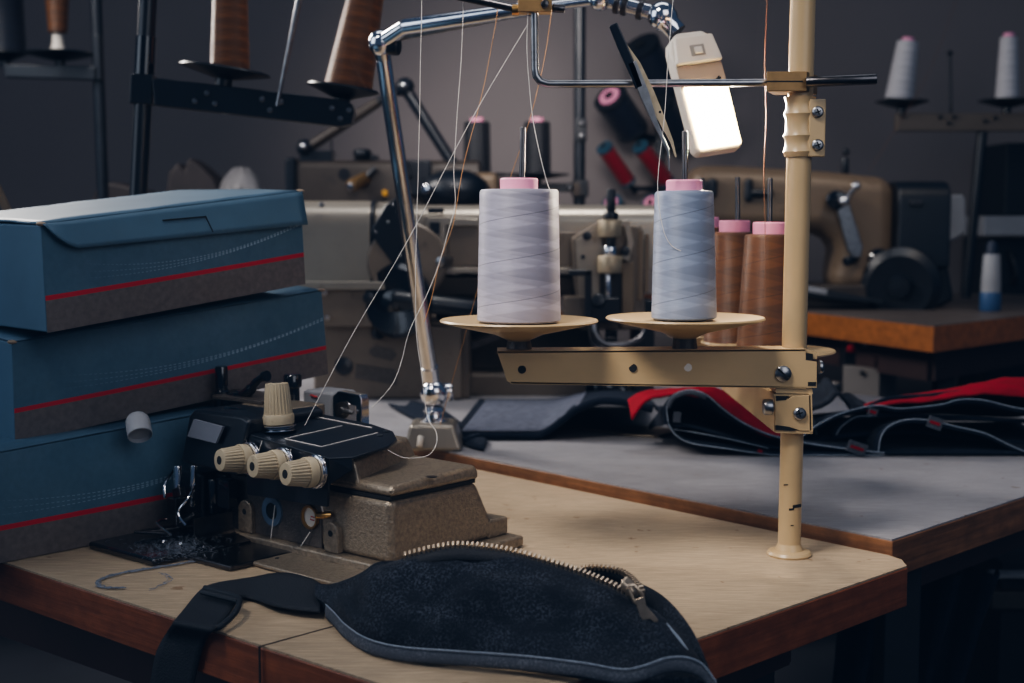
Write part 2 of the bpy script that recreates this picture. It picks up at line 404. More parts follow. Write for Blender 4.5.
# ------------------------------------------------------------------ cartons
def carton(label, A, B, TL, TR, depth, rise, flap=None, seed=0):
    d = (B-A); h = vec(d.x, d.y, 0).normalized(); n = vec(h.y, -h.x, 0)     # n: outwards, toward the camera
    e = -n*depth + vec(0, 0, rise)
    c = (A+B)/2+e/2
    t = thing('blue_carton', label, 'box', (c.x, c.y, min(A.z, B.z)), group='stacked blue cartons')
    MB().hexa([A, B, B+e, A+e, TL, TR, TR+e, TL+e]).build('carton_body', 'carton_plain', t, bevel=.0022)
    # printed face, slightly bulging
    rnd = random.Random(seed); NU, NV = 40, 14; rows = []; uvs = []
    for j in range(NV+1):
        v = j/NV; row = []
        for i in range(NU+1):
            u = i/NU
            p = A.lerp(B, u).lerp(TL.lerp(TR, u), v)
            b = math.sin(math.pi*u)*math.sin(math.pi*v)*.0045 + .0008 + .0012*noise.noise(vec(u*6+seed, v*3, 0))*math.sin(math.pi*u)*math.sin(math.pi*v)
            row.append(p+n*b); uvs.append((u, v))
        rows.append(row)
    f = MB().grid(rows).build('printed_front', 'carton', t)
    uvl = f.data.uv_layers.new(name='UVMap')
    for lp in f.data.loops: uvl.data[lp.index].uv = uvs[lp.vertex_index]
    # raised lid sheet
    up = vec(0, 0, 1)
    rows = []
    for j in range(9):
        v = j/8; row = []
        for i in range(17):
            u = i/16
            row.append(TL.lerp(TR, u)+e*v+up*(.0012+.0015*math.sin(math.pi*v)*(.6+.4*math.sin(u*5+seed))+.001*noise.noise(vec(u*8, v*5, seed))))
        rows.append(row)
    MB().grid(rows).build('lid', 'carton_plain', t, solid=.0016, off=0)
    mc = MB()
    for k in (TL, TR): mc.sphere(k+vec(0, 0, .001), .0032, 8, 6, (1.6, 1, .7))
    mc.build('worn_corner', 'carton_edge', t)
    if flap:
        def fp(s, q, o): return A.lerp(B, s).lerp(TL.lerp(TR, s), q)+n*o
        pts = [(0, 1.005), (.02, .93), (.05, .80), (.09, .748)]
        rows = []
        for i in range(31):
            s = i/30
            lo = .748-.1*max(0, (s-.09))/.91 if s > .09 else (1.0 - (1.0-.748)*min(1, (s/.09))**.7)
            rows.append([fp(s, 1.006-(1.006-lo)*k/6, .0035+.009*(k/6)*(.7+.3*math.sin(s*3))) for k in range(7)])
        fl = MB().grid(rows).build('lid_flap', 'carton_plain', t, solid=.0018, off=0)
        mt = MB()
        mt.bar(fp(.41, .900, .0085), fp(.575, .880, .0088), .0012, .0018, n)
        mt.bar(fp(.575, .880, .0088), fp(.59, .72, .0135), .0008, .0008, n)
        mt.build('tab_slot', 'dark_hole', fl)
    return t
dB = vec(.665, .747, 0).normalized()
A3 = gz(0, 564)-dB*.06+vec(0, 0, .001); B3 = A3+dB*.38
carton('lowest of the three blue cartons, lying on the tan table beside the overlock machine', A3, B3, A3+vec(0, 0, .104), B3+vec(0, 0, .124), .26, .0, seed=3)
carton('middle carton of the blue stack, its right end tipped up, curved dotted print', at(15, 443, 1.34), at(328, 374, 1.60), at(12, 343, 1.34), at(321, 291, 1.60), .25, .012, seed=1)
carton('topmost blue carton with the slotted lid flap folded over its front', at(47, 333, 1.31), at(305, 284, 1.55), at(41, 225, 1.31), at(300, 192, 1.55), .24, .004, flap=True, seed=2)
# small grey cap hanging at the gap of the lowest carton
c0 = at(137, 421, 1.372); c1 = at(141, 444, 1.352)
m = MB(); m.lathe([(.0095, 0), (.0115, .003), (.0125, .008), (.0125, .024), (.0118, .0245), (.0112, .020), (.0001, .018)], c0+vec(0, 0, .004), c1-c0, 28, cap=True)
tag(m.build('plastic_cap', 'grey_plastic'), 'small grey plastic cap hanging from the top edge of the lowest carton', 'cap')
# ------------------------------------------------------------------ thread stand
def rivet(mb, c, r=.004, h=.002, ax=(0, -1, 0)): screw(mb, c, ax, r, h)
pb = gz(789, 555); YP = pb.y; ptop = at(804.5, -60, YP)
def pole_at(v):
    k = (pb.z-at(789, v, YP).z)/(pb.z-ptop.z); return pb.lerp(ptop, k)
st = thing('thread_stand', 'cream metal cone thread stand with round foot on the tan table', 'thread stand', pb)
MB().cyl(pb+vec(0, 0, .004), pole_at(345), .0112, n=32).build('lower_pole', 'cream', st)
MB().cyl(pole_at(350), ptop, .0120, n=32).build('upper_pole', 'cream', st)
MB().lathe([(.0215, 0), (.0222, .002), (.0205, .0045), (.0140, .0055), (.0125, .009), (.0112, .012)], pb, (0, 0, 1), 40).build('round_foot', 'cream', st)
m = MB()
for v, w, h_, dx in ((483, .006, .0012, -.006), (504, .009, .0032, .0045), (507, .005, .002, -.001), (523, .003, .001, .0)):
    p = pole_at(v); m.obox(p+vec(dx, -math.sqrt(.0112**2-dx*dx)+.0001, 0), (1, dx*60, .1), (-dx*60, 1, 0), (0, 0, 1), w, .0006, h_)
m.build('paint_chips', 'dark_hole', st)
# sleeve clamp with two screws
pc = pole_at(126); zs = [at(800, v, YP).z for v in (157, 152, 147, 141, 136, 131, 125, 119, 114, 109, 103, 97)]
rr = [.0138, .0158, .0138, .0138, .0158, .0138, .0138, .0138, .0158, .0138, .0138, .0156]
m = MB(); m.lathe([(r, z) for r, z in zip(rr, zs)], vec(pc.x, pc.y, 0), (0, 0, 1), 32)
sl = m.build('ribbed_sleeve', 'cream', st)
x0, z0, x1, z1 = at(808, 157, YP-.012).x, at(808, 157, YP-.012).z, at(826, 99, YP-.012).x, at(826, 99, YP-.012).z
MB().bx(x0, x1, YP-.014, YP-.011, z0, z1).build('clamp_ear', 'cream', sl, bevel=.003, seg=3)
for v in (112, 145):
    p = at(817.5, v, YP-.0145)
    m = MB(); screw(m, p, (0, -1, 0), .0055, .003); q = m.build('cross_screw', 'steel', sl)
    m = MB(); m.obox(p+vec(0, -.0032, 0), (1, 0, .4), (0, 1, 0), (-.4, 0, 1), .006, .0009, .0012); m.obox(p+vec(0, -.0032, 0), (1, 0, .4), (0, 1, 0), (-.4, 0, 1), .0012, .0009, .006)
    m.build('screw_recess', 'dark_hole', q)
# brass clamp block and guide rods
m = MB(); a = at(765, 92, YP-.012); b = at(829, 72, YP-.012)
m.hexa([(a.x, YP-.018, a.z), (b.x-.022, YP-.018, a.z), (b.x-.004, YP+.018, a.z), (a.x+.014, YP+.018, a.z),
        (a.x, YP-.018, b.z), (b.x-.022, YP-.018, b.z), (b.x-.004, YP+.018, b.z), (a.x+.014, YP+.018, b.z)])
bb = m.build('brass_clamp', 'brassblock', st, bevel=.001)
MB().bx(a.x-.0002, b.x-.026, YP-.0183, YP+.0, (a.z+b.z)/2-.0006, (a.z+b.z)/2+.0006).build('clamp_slit', 'dark_hole', bb)
YR = YP-.021
path = [at(531, -30, YR), at(531.5, 60, YR)]
cor = at(532, 84, YR)
path = [at(533.5, -60, YR), at(535, 68, YR), at(536, 76, YR), at(540, 81.5, YR), at(548, 84, YR), at(640, 83.5, YR+.006), at(770, 82.5, YR+.014)]
MB().tube(path, .0037, 12).build('guide_rod', 'steel', st)
MB().rcyl(at(806, 82, YR-.001), at(877, 79, YR-.014), .0050, .001, n=16).build('rod_end', 'dark_steel', st)
m = MB(); a = at(518, 12, YR-.006); b = at(552, -14, YR-.006)
m.bx(a.x, b.x, YR-.008, YR+.012, a.z, b.z); ub = m.build('upper_brass_clamp', 'brassblock', st, bevel=.0008)
m = MB(); screw(m, at(545, 4, YR-.008), (0, -1, 0), .0040, .003); m.build('clamp_screw', 'dark_steel', ub)
MB().cyl(at(410, -14, YR+.03), at(519, 9, YR+.0), .0042, .0040).build('cross_rod', 'dark_steel', st)
MB().cyl(at(512, 10, YR), at(519, 10, YR), .0052).build('rod_ferrule', 'brass', st)
MB().rcyl(at(552, 8, YR), at(565, 9, YR), .0040).build('rod_tip', 'dark_steel', st)
# beam 1
Yb = YP-.020
def quad(mb, pts, Y, dy): mb.prism([at(u, v, Y) for u, v in pts], (0, dy, 0))
m = MB(); quad(m, [(497, 351), (806, 349), (806, 360), (817, 362), (817, 388), (806, 388), (775, 388), (512, 384), (507, 381)], Yb, .0016)
bm1 = m.build('beam', 'cream', st, bevel=.0005)
m = MB(); quad(m, [(497, 351), (806, 349), (806, 351), (497, 353)], Yb, .036); m.build('beam_flange', 'cream', bm1)
m = MB(); quad(m, [(511, 382), (806, 387), (806, 388.5), (511, 384)], Yb, .03); m.build('beam_flange', 'cream', bm1)
m = MB()
for u, v in ((522, 369.5), (633, 368)): m.cyl(at(u, v, Yb-.0004), at(u, v, Yb-.0001), .0040, n=20)
m.build('beam_hole', 'dark_hole', bm1)
m = MB(); m.cyl(at(688, 367.5, Yb-.0005), at(688, 367.5, Yb-.0001), .0039, n=20); m.build('beam_plug', 'white_plastic', bm1)
m = MB(); screw(m, at(783, 373.5, Yb), (0, -1, 0), .0078, .004)
q = m.build('slotted_bolt', 'steel', bm1); p = at(783, 373.5, Yb-.0042)
m = MB(); m.obox(p, (1, 0, -.9), (0, 1, 0), (.9, 0, 1), .014, .0016, .0018); m.build('bolt_slot', 'dark_hole', q)
m = MB(); quad(m, [(806, 349), (817, 352), (817, 359), (806, 359)], Yb+.004, .001)
quad(m, [(776, 388.5), (812, 388.5), (813, 394), (776, 393)], Yb+.002, .03); m.build('beam_lip', 'cream', bm1)
m = MB(); quad(m, [(806, 353), (813, 354), (813, 360), (806, 360)], Yb-.0003, .003); quad(m, [(808, 382), (816, 382), (816, 386), (808, 386)], Yb-.0004, .003); m.build('beam_notch', 'dark_hole', bm1)
m = MB(); screw(m, at(819, 367, Yb+.02), (1, 0, 0), .007, .004); m.build('side_bolt', 'steel', bm1)
# bracket 2 and beam going back
m = MB(); quad(m, [(775, 398), (788, 399), (793, 396), (811, 395), (812, 431), (800, 431), (792, 428), (775, 426)], Yb, .0018)
b2 = m.build('lower_bracket', 'cream', st, bevel=.0006)
m = MB(); quad(m, [(774, 394), (812, 393.5), (812, 396), (774, 397)], Yb+.003, .03); quad(m, [(776, 430), (813, 431), (813, 434), (776, 433)], Yb+.001, .032)
quad(m, [(809, 394), (812, 394), (813, 432), (810, 432)], Yb, .034); m.build('bracket_flange', 'cream', b2)
m = MB(); quad(m, [(776, 396), (789, 396), (786, 400), (776, 401)], Yb-.0002, .001); quad(m, [(776, 425), (790, 427), (796, 431), (776, 430)], Yb-.0002, .001); m.build('bracket_shadow_gap', 'dark_hole', b2)  # thin dark sheets stand in for the shade in the bracket's gaps
m = MB(); screw(m, at(799.5, 413.5, Yb), (0, -1, 0), .0062, .0035); q = m.build('cross_screw', 'steel', b2)
p = at(799.5, 413.5, Yb-.0037); m = MB(); m.obox(p, (1, 0, .3), (0, 1, 0), (-.3, 0, 1), .0065, .001, .0013); m.obox(p, (1, 0, .3), (0, 1, 0), (-.3, 0, 1), .0013, .001, .0065); m.build('screw_recess', 'dark_hole', q)
m = MB(); pA = at(776, 394, YP-.016); pAb = at(776, 432, YP-.016); pB = at(722, 366, 1.72); pBb = at(722, 388, 1.72)
m.prism([pA, pB, pBb, pAb], (-.0018, -.0005, 0)); m.prism([pAb, pBb, pBb+vec(.028, 0, 0), pAb+vec(.028, 0, 0)], (0, 0, .0016))
m.prism([pA+vec(0, 0, -.001), pB+vec(0, 0, -.001), pB+vec(.028, 0, -.001), pA+vec(.028, 0, -.001)], (0, 0, .0016))
m.prism([pA+vec(.027, 0, 0), pB+vec(.027, 0, 0), pBb+vec(.027, 0, 0), pAb+vec(.027, 0, 0)], (.0018, 0, 0))
m.build('back_beam', 'cream', st)
m = MB(); m.rcyl(at(763, 407, YP-.024), at(773, 407, YP-.024), .0078, .002); m.build('side_bolt', 'steel', b2)
# spindles and plates
def plate_prof(R):
    return [(.010, -.024), (.0108, -.0185), (.024, -.0125), (R*.55, -.0085), (R*.98, -.001), (R, .0006), (R*.985, .0022), (R*.6, -.001), (.02, -.0015), (.006, -.001)]
cone_spots = []
def seat(u, v, Y, R, zbeam, su, sv_top):
    c = at(u, v, Y)
    MB().lathe(plate_prof(R), c, (0, 0, 1), 56).build('cone_plate', 'cream', st)
    MB().lathe([(.0125, zbeam-c.z), (.0115, -.020), (.0115, -.019)], c, (0, 0, 1), 24).build('plate_stem', 'cast_dark', st)
    tp = at(su, sv_top, Y)
    MB().rcyl(c, tp, .0029, .001, 14).build('spindle', 'dark_steel', st)
    return c
Yc = YP-.004
zb = at(600, 350, Yb).z
s1 = seat(519, 321.5, Yc, .0775, zb, 523, 127)
s2 = seat(685, 319, Yc, .0775, zb, 685, 131)
zb2 = .925
s3 = seat(768, 351, 1.475, .073, zb2, 770, 178)
s4 = seat(738, 343, 1.59, .044, zb2, 737.5, 177)
s5 = seat(703, 335, 1.70, .046, zb2, 702, 178)
# ------------------------------------------------------------------ thread cones
def cone(label, c, prof, rc, hc, mat_, group, tilt=(0, 0, 0), core='pink'):
    """prof: (r, z) winding outline, rc core radius, hc core top"""
    t = thing('thread_cone', label, 'thread cone', c, tilt, group)
    LOCAL.add(t.name)
    (r0, z0), (r1, z1) = prof[0], prof[-1]
    full = [(rc*.9, z0), (r0-.002, z0), (r0, z0+.0015)]
    for i in range(1, 24):
        k = i/24; full.append((r0+(r1-r0)*k+.00008*math.sin(k*40), z0+(z1-z0)*k))
    full += [(r1, z1-.002), (r1-.0015, z1), (rc+.001, z1+.0006), (rc*.9, z1)]
    MB().lathe(full, n=64).build('thread_winding', mat_, t)
    e = .0015
    MB().lathe([(rc, z1-.004), (rc+.0003, hc-e), (rc-e*.5, hc), (rc*.5, hc), (rc*.45, hc-.002), (rc*.4, hc-.008)], n=40).build('core', core, t)
    return t
g = 'cones of thread on the cream stand'
k1 = Yc/FPX
cone('lilac grey thread cone, the widest, on the left plate of the cream stand', s1+vec(0, 0, .0005), [(.0413*Yc/1.33, 0), (.0386*Yc/1.33, .1275)], .0182, .1385, 'lilac_thread', g)
c2 = cone('blue-grey thread cone, narrower, on the right plate of the cream stand', s2+vec(-.001, 0, .0005), [(.0318, 0), (.0283, .1235)], .0172, .1345, 'blue_thread', g, (0, math.radians(-.6), 0))
cone('brown thread cone nearest to the cream post', s3+vec(0, 0, .0005), [(.0345, 0), (.0272, .127)], .0185, .1405, 'brown_thread', g)
cone('brown thread cone between the blue-grey cone and the other brown cone', s4+vec(-.006, 0, .0005), [(.0345, 0), (.0262, .130)], .0180, .1440, 'brown_thread', g)
cone('pink-cored brown cone almost hidden behind the blue-grey cone', s5+vec(0, 0, .0005), [(.0300, 0), (.0235, .135)], .0178, .1480, 'brown_thread', g)
# ------------------------------------------------------------------ loose threads
def strand(label, pts, r=.00032, m='strand_white', k=5, wob=.0006):
    P = smooth_path([at(*p) for p in pts], k)
    P = [p+vec(noise.noise(p*25)*wob, 0, noise.noise(p*31+vec(5, 5, 5))*wob) for p in P]
    o = MB().tube(P, r, 6).build('thread_strand', m)
    return tag(o, label, 'thread', 'threads running from cones to machines')
YT = YR-.004
strand('leftmost near-vertical white thread crossing the chrome lamp arm down to the lamp joint', [(422, -20, 1.33), (421, 40, 1.33), (418.5, 160, 1.33), (416, 250, 1.33), (416, 325, 1.33), (421, 370, 1.33), (427, 415, 1.33), (436, 432, 1.31), (436, 445, 1.30), (427, 456, 1.29), (405, 458, 1.285), (388, 450, 1.285)])
strand('second white thread, falling in a slow curve to the overlock machine', [(463, -20, 1.32), (462, 40, 1.32), (455, 150, 1.32), (454, 175, 1.32), (455, 205, 1.32), (447, 235, 1.32), (438, 268, 1.32), (428, 292, 1.32), (410, 330, 1.31), (402, 360, 1.31), (395, 380, 1.30), (384, 395, 1.30), (371, 408, 1.30)])
strand('golden thread beside the second white thread', [(499, -20, 1.34), (497, 16, 1.34), (488, 65, 1.34), (478, 112, 1.34), (466, 155, 1.34), (459, 190, 1.34), (453, 225, 1.34), (440, 262, 1.34), (431, 300, 1.34), (424, 322, 1.34)], m='strand_gold')
strand('taut white thread slanting from the brass clamp to the overlock machine', [(528, 24, 1.30), (470, 122, 1.295), (408, 240, 1.29), (355, 330, 1.285), (325, 386, 1.28), (305, 425, 1.275)], wob=.0001)
strand('white thread from the brass clamp to the top of the lilac cone', [(528, 12, YT), (527, 50, YT), (529, 85, YT), (533, 120, YT), (540, 155, YT-.01), (547, 182, YT-.015), (551, 192, YT-.02)])
strand('faint golden thread passing behind the lilac cone', [(551, 14, 1.42), (545, 55, 1.42), (530, 118, 1.43), (513, 170, 1.44), (500, 210, 1.46), (472, 310, 1.5), (458, 360, 1.55), (440, 425, 1.62)], m='strand_gold')
strand('thin white thread looping onto the blue-grey cone', [(676, -20, 1.30), (673, 0, 1.30), (668, 60, 1.295), (664, 120, 1.29), (659, 165, 1.29), (657.5, 190, 1.288), (660, 215, 1.286), (665, 235, 1.286), (672, 246, 1.286), (681, 251, 1.286)])
strand('brown thread rising from the brown cone beside the cream post', [(768, -20, 1.46), (765, 60, 1.46), (766, 120, 1.455), (764, 170, 1.45), (765, 232, 1.44), (765, 300, 1.435)], m='strand_brown', r=.00045)
strand('short brown thread trailing over the base of the leaning bronze cone', [(344, 40, 1.89), (352, 62, 1.885), (366, 88, 1.875)], m='strand_brown', r=.00045)
strand('faint thread slanting down from the far left white cone', [(960, -10, 3.55), (930, 70, 3.5), (898, 125, 3.4), (868, 172, 3.3)], r=.0004, m='strand_brown')
# ------------------------------------------------------------------ tweezers hooked over the rod
tw = thing('serger_tweezers', 'long bent-tip tweezers leaning on the steel guide rod', 'tweezers', at(650, 100, YR-.006))
def strip(pts, w, Y, th):
    m = MB(); P = [at(u, v, y) for u, v, y in pts]; n = len(P); L = []; R = []
    for i, p in enumerate(P):
        d = (P[min(i+1, n-1)]-P[max(i-1, 0)]).normalized(); s = d.cross(vec(0, -1, 0)).normalized(); ww = w[i]/2
        L.append(p+s*ww); R.append(p-s*ww)
    m.prism(L+R[::-1], (0, th, 0)); return m
YW = YR-.0085
strip([(613, 24, YW), (622, 45, YW), (632, 68, YW), (640, 88, YW)], [.0085, .0095, .009, .0075], 0, .0035).build('dark_grip', 'black_gloss', tw, bevel=.0012)
strip([(632, 62, YW), (645, 95, YW), (655, 122, YW), (668, 150, YW), (669.5, 171, YW)], [.0085, .009, .005, .0025, .0012], 0, .0022).build('front_leg', 'steel', tw, bevel=.0004)
strip([(612, 26, YW+.0045), (626, 46, YW+.0045), (638, 64, YW+.0045), (650, 93, YW+.0045), (661, 118, YW+.0045), (672, 142, YW+.0045), (676, 157, YW+.0045)], [.003, .0035, .005, .0085, .007, .003, .0015], 0, .0012).build('rear_leg', 'rear_leg', tw)
m = MB(); m.cyl(at(660, 112, YW+.004), at(660, 112, YW+.0045), .0013); m.build('rivet_hole', 'dark_hole', tw)
# ------------------------------------------------------------------ work lamp
lb = gz(433, 452, T2)
la = thing('work_lamp', 'chrome jointed work lamp with glowing white head, standing on the table edge', 'lamp', lb)
m = MB()
lo = [gz(402, 452, T2-.004), gz(465, 452, T2-.004)]
def ringp(z, w, d, cx, cy): return [(cx-w, cy-d, z), (cx+w, cy-d, z), (cx+w, cy+d, z), (cx-w, cy+d, z)]
bx_, by_ = lb.x, lb.y+.045
m.hexa(ringp(T2+.0005, .041, .045, bx_, by_)+ringp(T2+.036, .031, .034, bx_-.002, by_))
m.build('base_block', 'grey_enamel', la, bevel=.006, seg=3)
MB().rcyl(at(419.5, 447, lb.y-.004), at(421, 436, lb.y+.003), .0042, .002).build('base_latch', 'white_plastic', la)
YL = by_
j0 = at(434, 402, YL)
m = MB(); m.lathe([(.020, -.030), (.021, -.026), (.014, -.021), (.0125, -.016), (.016, -.012), (.012, -.006)], j0+vec(0, 0, 0), (0, 0, 1), 32); m.build('swivel_collar', 'chrome', la)
jc = at(434, 393, YL); MB().sphere(jc, .0195).build('ball_joint', 'chrome', la)
MB().rcyl(jc+vec(.010, .012, 0), jc+vec(.026, .012, 0), .0135, .003, 28).build('joint_disc', 'chrome', la)
j1 = at(381, 43, 1.70)
a0 = at(431.0, 379, YL); 
MB().cyl(a0, a0.lerp(j1, .04), .0125).build('arm_ferrule', 'chrome', la)
MB().cyl(a0, a0.lerp(j1, .955), .0108, .0098, n=28).build('lower_arm', 'chrome', la)
MB().sphere(j1, .0165).build('elbow_ball', 'chrome', la)
MB().cyl(a0.lerp(j1, .94), a0.lerp(j1, .985), .0085, .0115).build('elbow_collar', 'chrome', la)
MB().rcyl(j1+vec(.006, -.002, -.004), j1+vec(.024, -.006, -.006), .0105, .003).build('elbow_knob', 'black', la)
k0 = at(392, 30, 1.68); k1_ = at(405, 27, 1.67)
MB().cyl(j1, k1_, .0105, .0095).build('elbow_collar', 'chrome', la)
j2 = at(600, 0, 1.56)
MB().cyl(k1_, at(528, 9, 1.60), .0098, .0088, n=24).build('upper_arm', 'chrome', la)
MB().cyl(at(400, 38, 1.70), at(560, 6, 1.60), .0038).build('tension_rod', 'steel', la)
MB().cyl(at(528, 9, 1.60), j2, .0055).build('upper_arm', 'chrome', la)
MB().sphere(j2, .0125).build('ball_joint', 'chrome', la)
j3 = at(662, 16, 1.545)
MB().cyl(at(607, 1, 1.56), at(650, 12, 1.548), .0085).build('head_arm', 'chrome', la)
m = MB()
for k in (.18, .30, .55): 
    p = j2.lerp(j3, k+.1); m.lathe([(.0098, -.003), (.0108, -.002), (.0108, .002), (.0098, .003)], p, j3-j2, 24)
m.build('arm_ring', 'dark_steel', la)
MB().sphere(j3, .0165).build('ball_joint', 'chrome', la)
MB().lathe([(.0145, 0), (.0155, .008), (.012, .014), (.012, .026)], j3, at(678, 34, 1.54)-j3, 24).build('neck', 'chrome', la)
# head: box in frame (along, across, out)
h0 = at(689, 35, 1.535); h1 = at(719, 149, 1.50)
al = (h1-h0).normalized(); ac = vec(1, 0, 0); ac = (ac-al*ac.dot(al)).normalized()
# turn the face a little down
Rm = Matrix.Rotation(math.radians(-12), 3, al); ac = Rm @ ac
ou = al.cross(ac).normalized()
if ou.y > 0: ou = -ou
Lh = (h1-h0).length; W = .0285
def H(s, a, o): return h0+al*(s*Lh)+ac*(a*W)+ou*o
def headprism(s0, s1, w0, w1, o0, o1, mb=None):
    mb = mb or MB()
    return mb.hexa([H(s0, -w0, o0), H(s0, w0, o0), H(s1, w1, o0), H(s1, -w1, o0), H(s0, -w0, o1), H(s0, w0, o1), H(s1, w1, o1), H(s1, -w1, o1)])
pr = [(-.02, .55), (-.02, -.55), (.05, -.9), (.12, -1), (.97, -1.0), (1.02, -.86), (1.02, .86), (.97, 1.0), (.12, 1), (.05, .9)]
m = MB(); m.prism([H(s, a, -.016) for s, a in pr], ou*.02)
hd = m.build('lamp_housing', 'white_plastic', la, bevel=.004, seg=3)
headprism(.04, .27, .80, .97, .003, .0115).build('switch_cover', 'white_plastic', hd, bevel=.002)
sw = headprism(.125, .22, .30, .30, .0115, .0125).build('switch_plate', 'grey_enamel', hd, bevel=.0008)
headprism(.15, .205, .16, .16, .0125, .0150).build('rocker_switch', 'white_plastic', hd, bevel=.0008)
headprism(.275, .47, .96, .96, .0042, .0058).build('inner_panel', 'tan_panel', hd, bevel=.001)
m = MB(); m.obox(H(.425, .62, .0062), al+ac*.8, ac-al*.8, ou, .004, .007, .001); m.build('vent_slot', 'dark_hole', hd)
m = MB(); m.prism([H(.46, -.88, .0042), H(.46, .93, .0042), H(.995, .86, .0042), H(.995, -.84, .0042)], ou*.004)
m.build('glowing_diffuser', 'lampglow', hd, bevel=.0015)
LAMP_POS = H(.72, 0, .02); LAMP_DIR = ou
# ------------------------------------------------------------------ overlock machine (local frame: x to the right along its front, y to its back)
OO = gz(395, 579); FA = gz(9, 564); FB = gz(384, 683); TH = math.atan2(FB.y-FA.y, FB.x-FA.x)
EX = vec(math.cos(TH), math.sin(TH), 0); EY = vec(-EX.y, EX.x, 0)
om = thing('overlock_machine', 'grey-bronze overlock sewing machine with beige tension knobs on the tan table', 'sewing machine', OO, (0, 0, TH), local=True)
def fl(u, v, off=0):
    d = ray(u, v); o = OO.x*EY.x+OO.y*EY.y+off; t = o/(d.x*EY.x+d.y*EY.y)
    X, Y = d.x*t, d.y*t
    return vec((X-OO.x)*EX.x+(Y-OO.y)*EX.y, off, CZ+d.z*t-OO.z)
def tl(u, v, z):
    p = gz(u, v, z+OO.z)-OO
    return vec(p.dot(EX), p.dot(EY), z)
m = MB(); m.bx(-.245, .012, -.010, .172, .0006, .0125); m.build('base_plate', 'cast', om, bevel=.003)
m = MB(); m.hexa([(-.24, 0, .012), (-.004, 0, .012), (-.004, .152, .012), (-.24, .152, .012), (-.24, 0, .0725), (-.006, 0, .0725), (-.006, .121, .0725), (-.24, .121, .0725)])
m.build('machine_body', 'cast', om, bevel=.007, seg=4)
MB().bx(-.20, -.004, .135, .166, .012, .031).build('rear_step', 'cast', om, bevel=.003)
MB().bx(-.238, -.0075, .002, .1195, .072, .0755).build('body_gap', 'dark_hole', om)
m = MB(); m.hexa([(-.24, 0, .0755), (-.004, 0, .0755), (-.004, .124, .0755), (-.24, .124, .0755), (-.24, .002, .088), (-.005, .002, .086), (-.006, .121, .090), (-.24, .121, .092)])
ld = m.build('top_cover', 'cast', om, bevel=.006, seg=4)
m = MB(); m.hexa([(-.24, .0005, .080), (-.047, .0005, .080), (-.088, .122, .084), (-.24, .122, .084), (-.24, .0015, .106), (-.056, .0015, .1045), (-.100, .118, .109), (-.24, .118, .110)])
m.build('raised_cover', 'cast', om, bevel=.004, seg=3)
m = MB(); m.lathe([(.0052, 0), (.0052, .0006), (.003, .0007)], tl(432, 477, .0885), (0, 0, 1), 20); m.build('oil_cap', 'dark_steel', ld)
# black tension panel: flat top with turned-down front lip
R_ = lambda x, y, z: vec(x, y, z)
PT = [fl(246, 433, -.022), fl(329, 458, -.022), fl(352, 456, -.010), fl(388, 447, .020), fl(396, 439, .040), fl(392, 431, .055), fl(372, 424, .065), fl(303, 410, .075), fl(246, 404, .075)]
def onplane(u, v, a, b, c, lift=0):
    n_ = (b-a).cross(c-a).normalized(); n_ = n_ if n_.z > 0 else -n_
    d = ray(u, v); dl = vec(d.x*EX.x+d.y*EX.y, d.x*EY.x+d.y*EY.y, d.z); ol = vec(-OO.x*EX.x-OO.y*EX.y, -OO.x*EY.x-OO.y*EY.y, CZ-OO.z)
    return ol+dl*((a-ol).dot(n_)/dl.dot(n_))+n_*lift
PA, PB_, PC = PT[0].copy(), PT[1].copy(), PT[7].copy()
PX = [(246, 433), (329, 458), (352, 457), (388, 446), (397, 439), (393, 431), (372, 424), (303, 410), (250, 405)]
PT = [onplane(u, v, PA, PB_, PC) for u, v in PX]
m = MB(); m.prism(PT, (0, 0, -.0028))
pn = m.build('tension_panel', 'black', om, bevel=.0008)
a_, b_ = PT[0], PT[1]
m = MB(); m.prism([vec(a_.x, a_.y, .058), vec(b_.x-.004, b_.y, .062), b_+vec(0, 0, -.001), a_+vec(0, 0, -.001)], (0, .003, 0))
m.prism([vec(b_.x-.004, b_.y, .062)+vec(0, .001, .02), PT[2]+vec(0, 0, -.012), PT[2]+vec(0, 0, -.001), b_+vec(0, 0, -.001)], (-.001, .003, 0)); m.build('panel_lip', 'black', pn)
m = MB()
def pl(u, v): return onplane(u, v, PA, PB_, PC, .0004)
for p_, q_ in (((285, 439), (342, 426)), ((322, 447), (378, 433)), ((285, 439), (322, 447)), ((245, 431), (268, 425)), ((306, 415), (372, 428))):
    m.bar(pl(*p_), pl(*q_), .0009, .0006)
for u_ in (248, 262, 291, 324): m.bar(fl(u_, 437+(u_-248)*.28, -.0225), fl(u_-4, 450+(u_-248)*.28, -.0225), .0008, .0004, (0, -1, 0))
m.build('printed_lines', 'strand_white', pn)
m = MB()
for u_, v_ in ((386, 432), (380, 436), (318, 419), (309, 415)): m.lathe([(.003, 0), (.003, .001), (.001, .0015)], pl(u_, v_), (0, 0, 1), 12)
m.build('panel_screws', 'steel', pn)
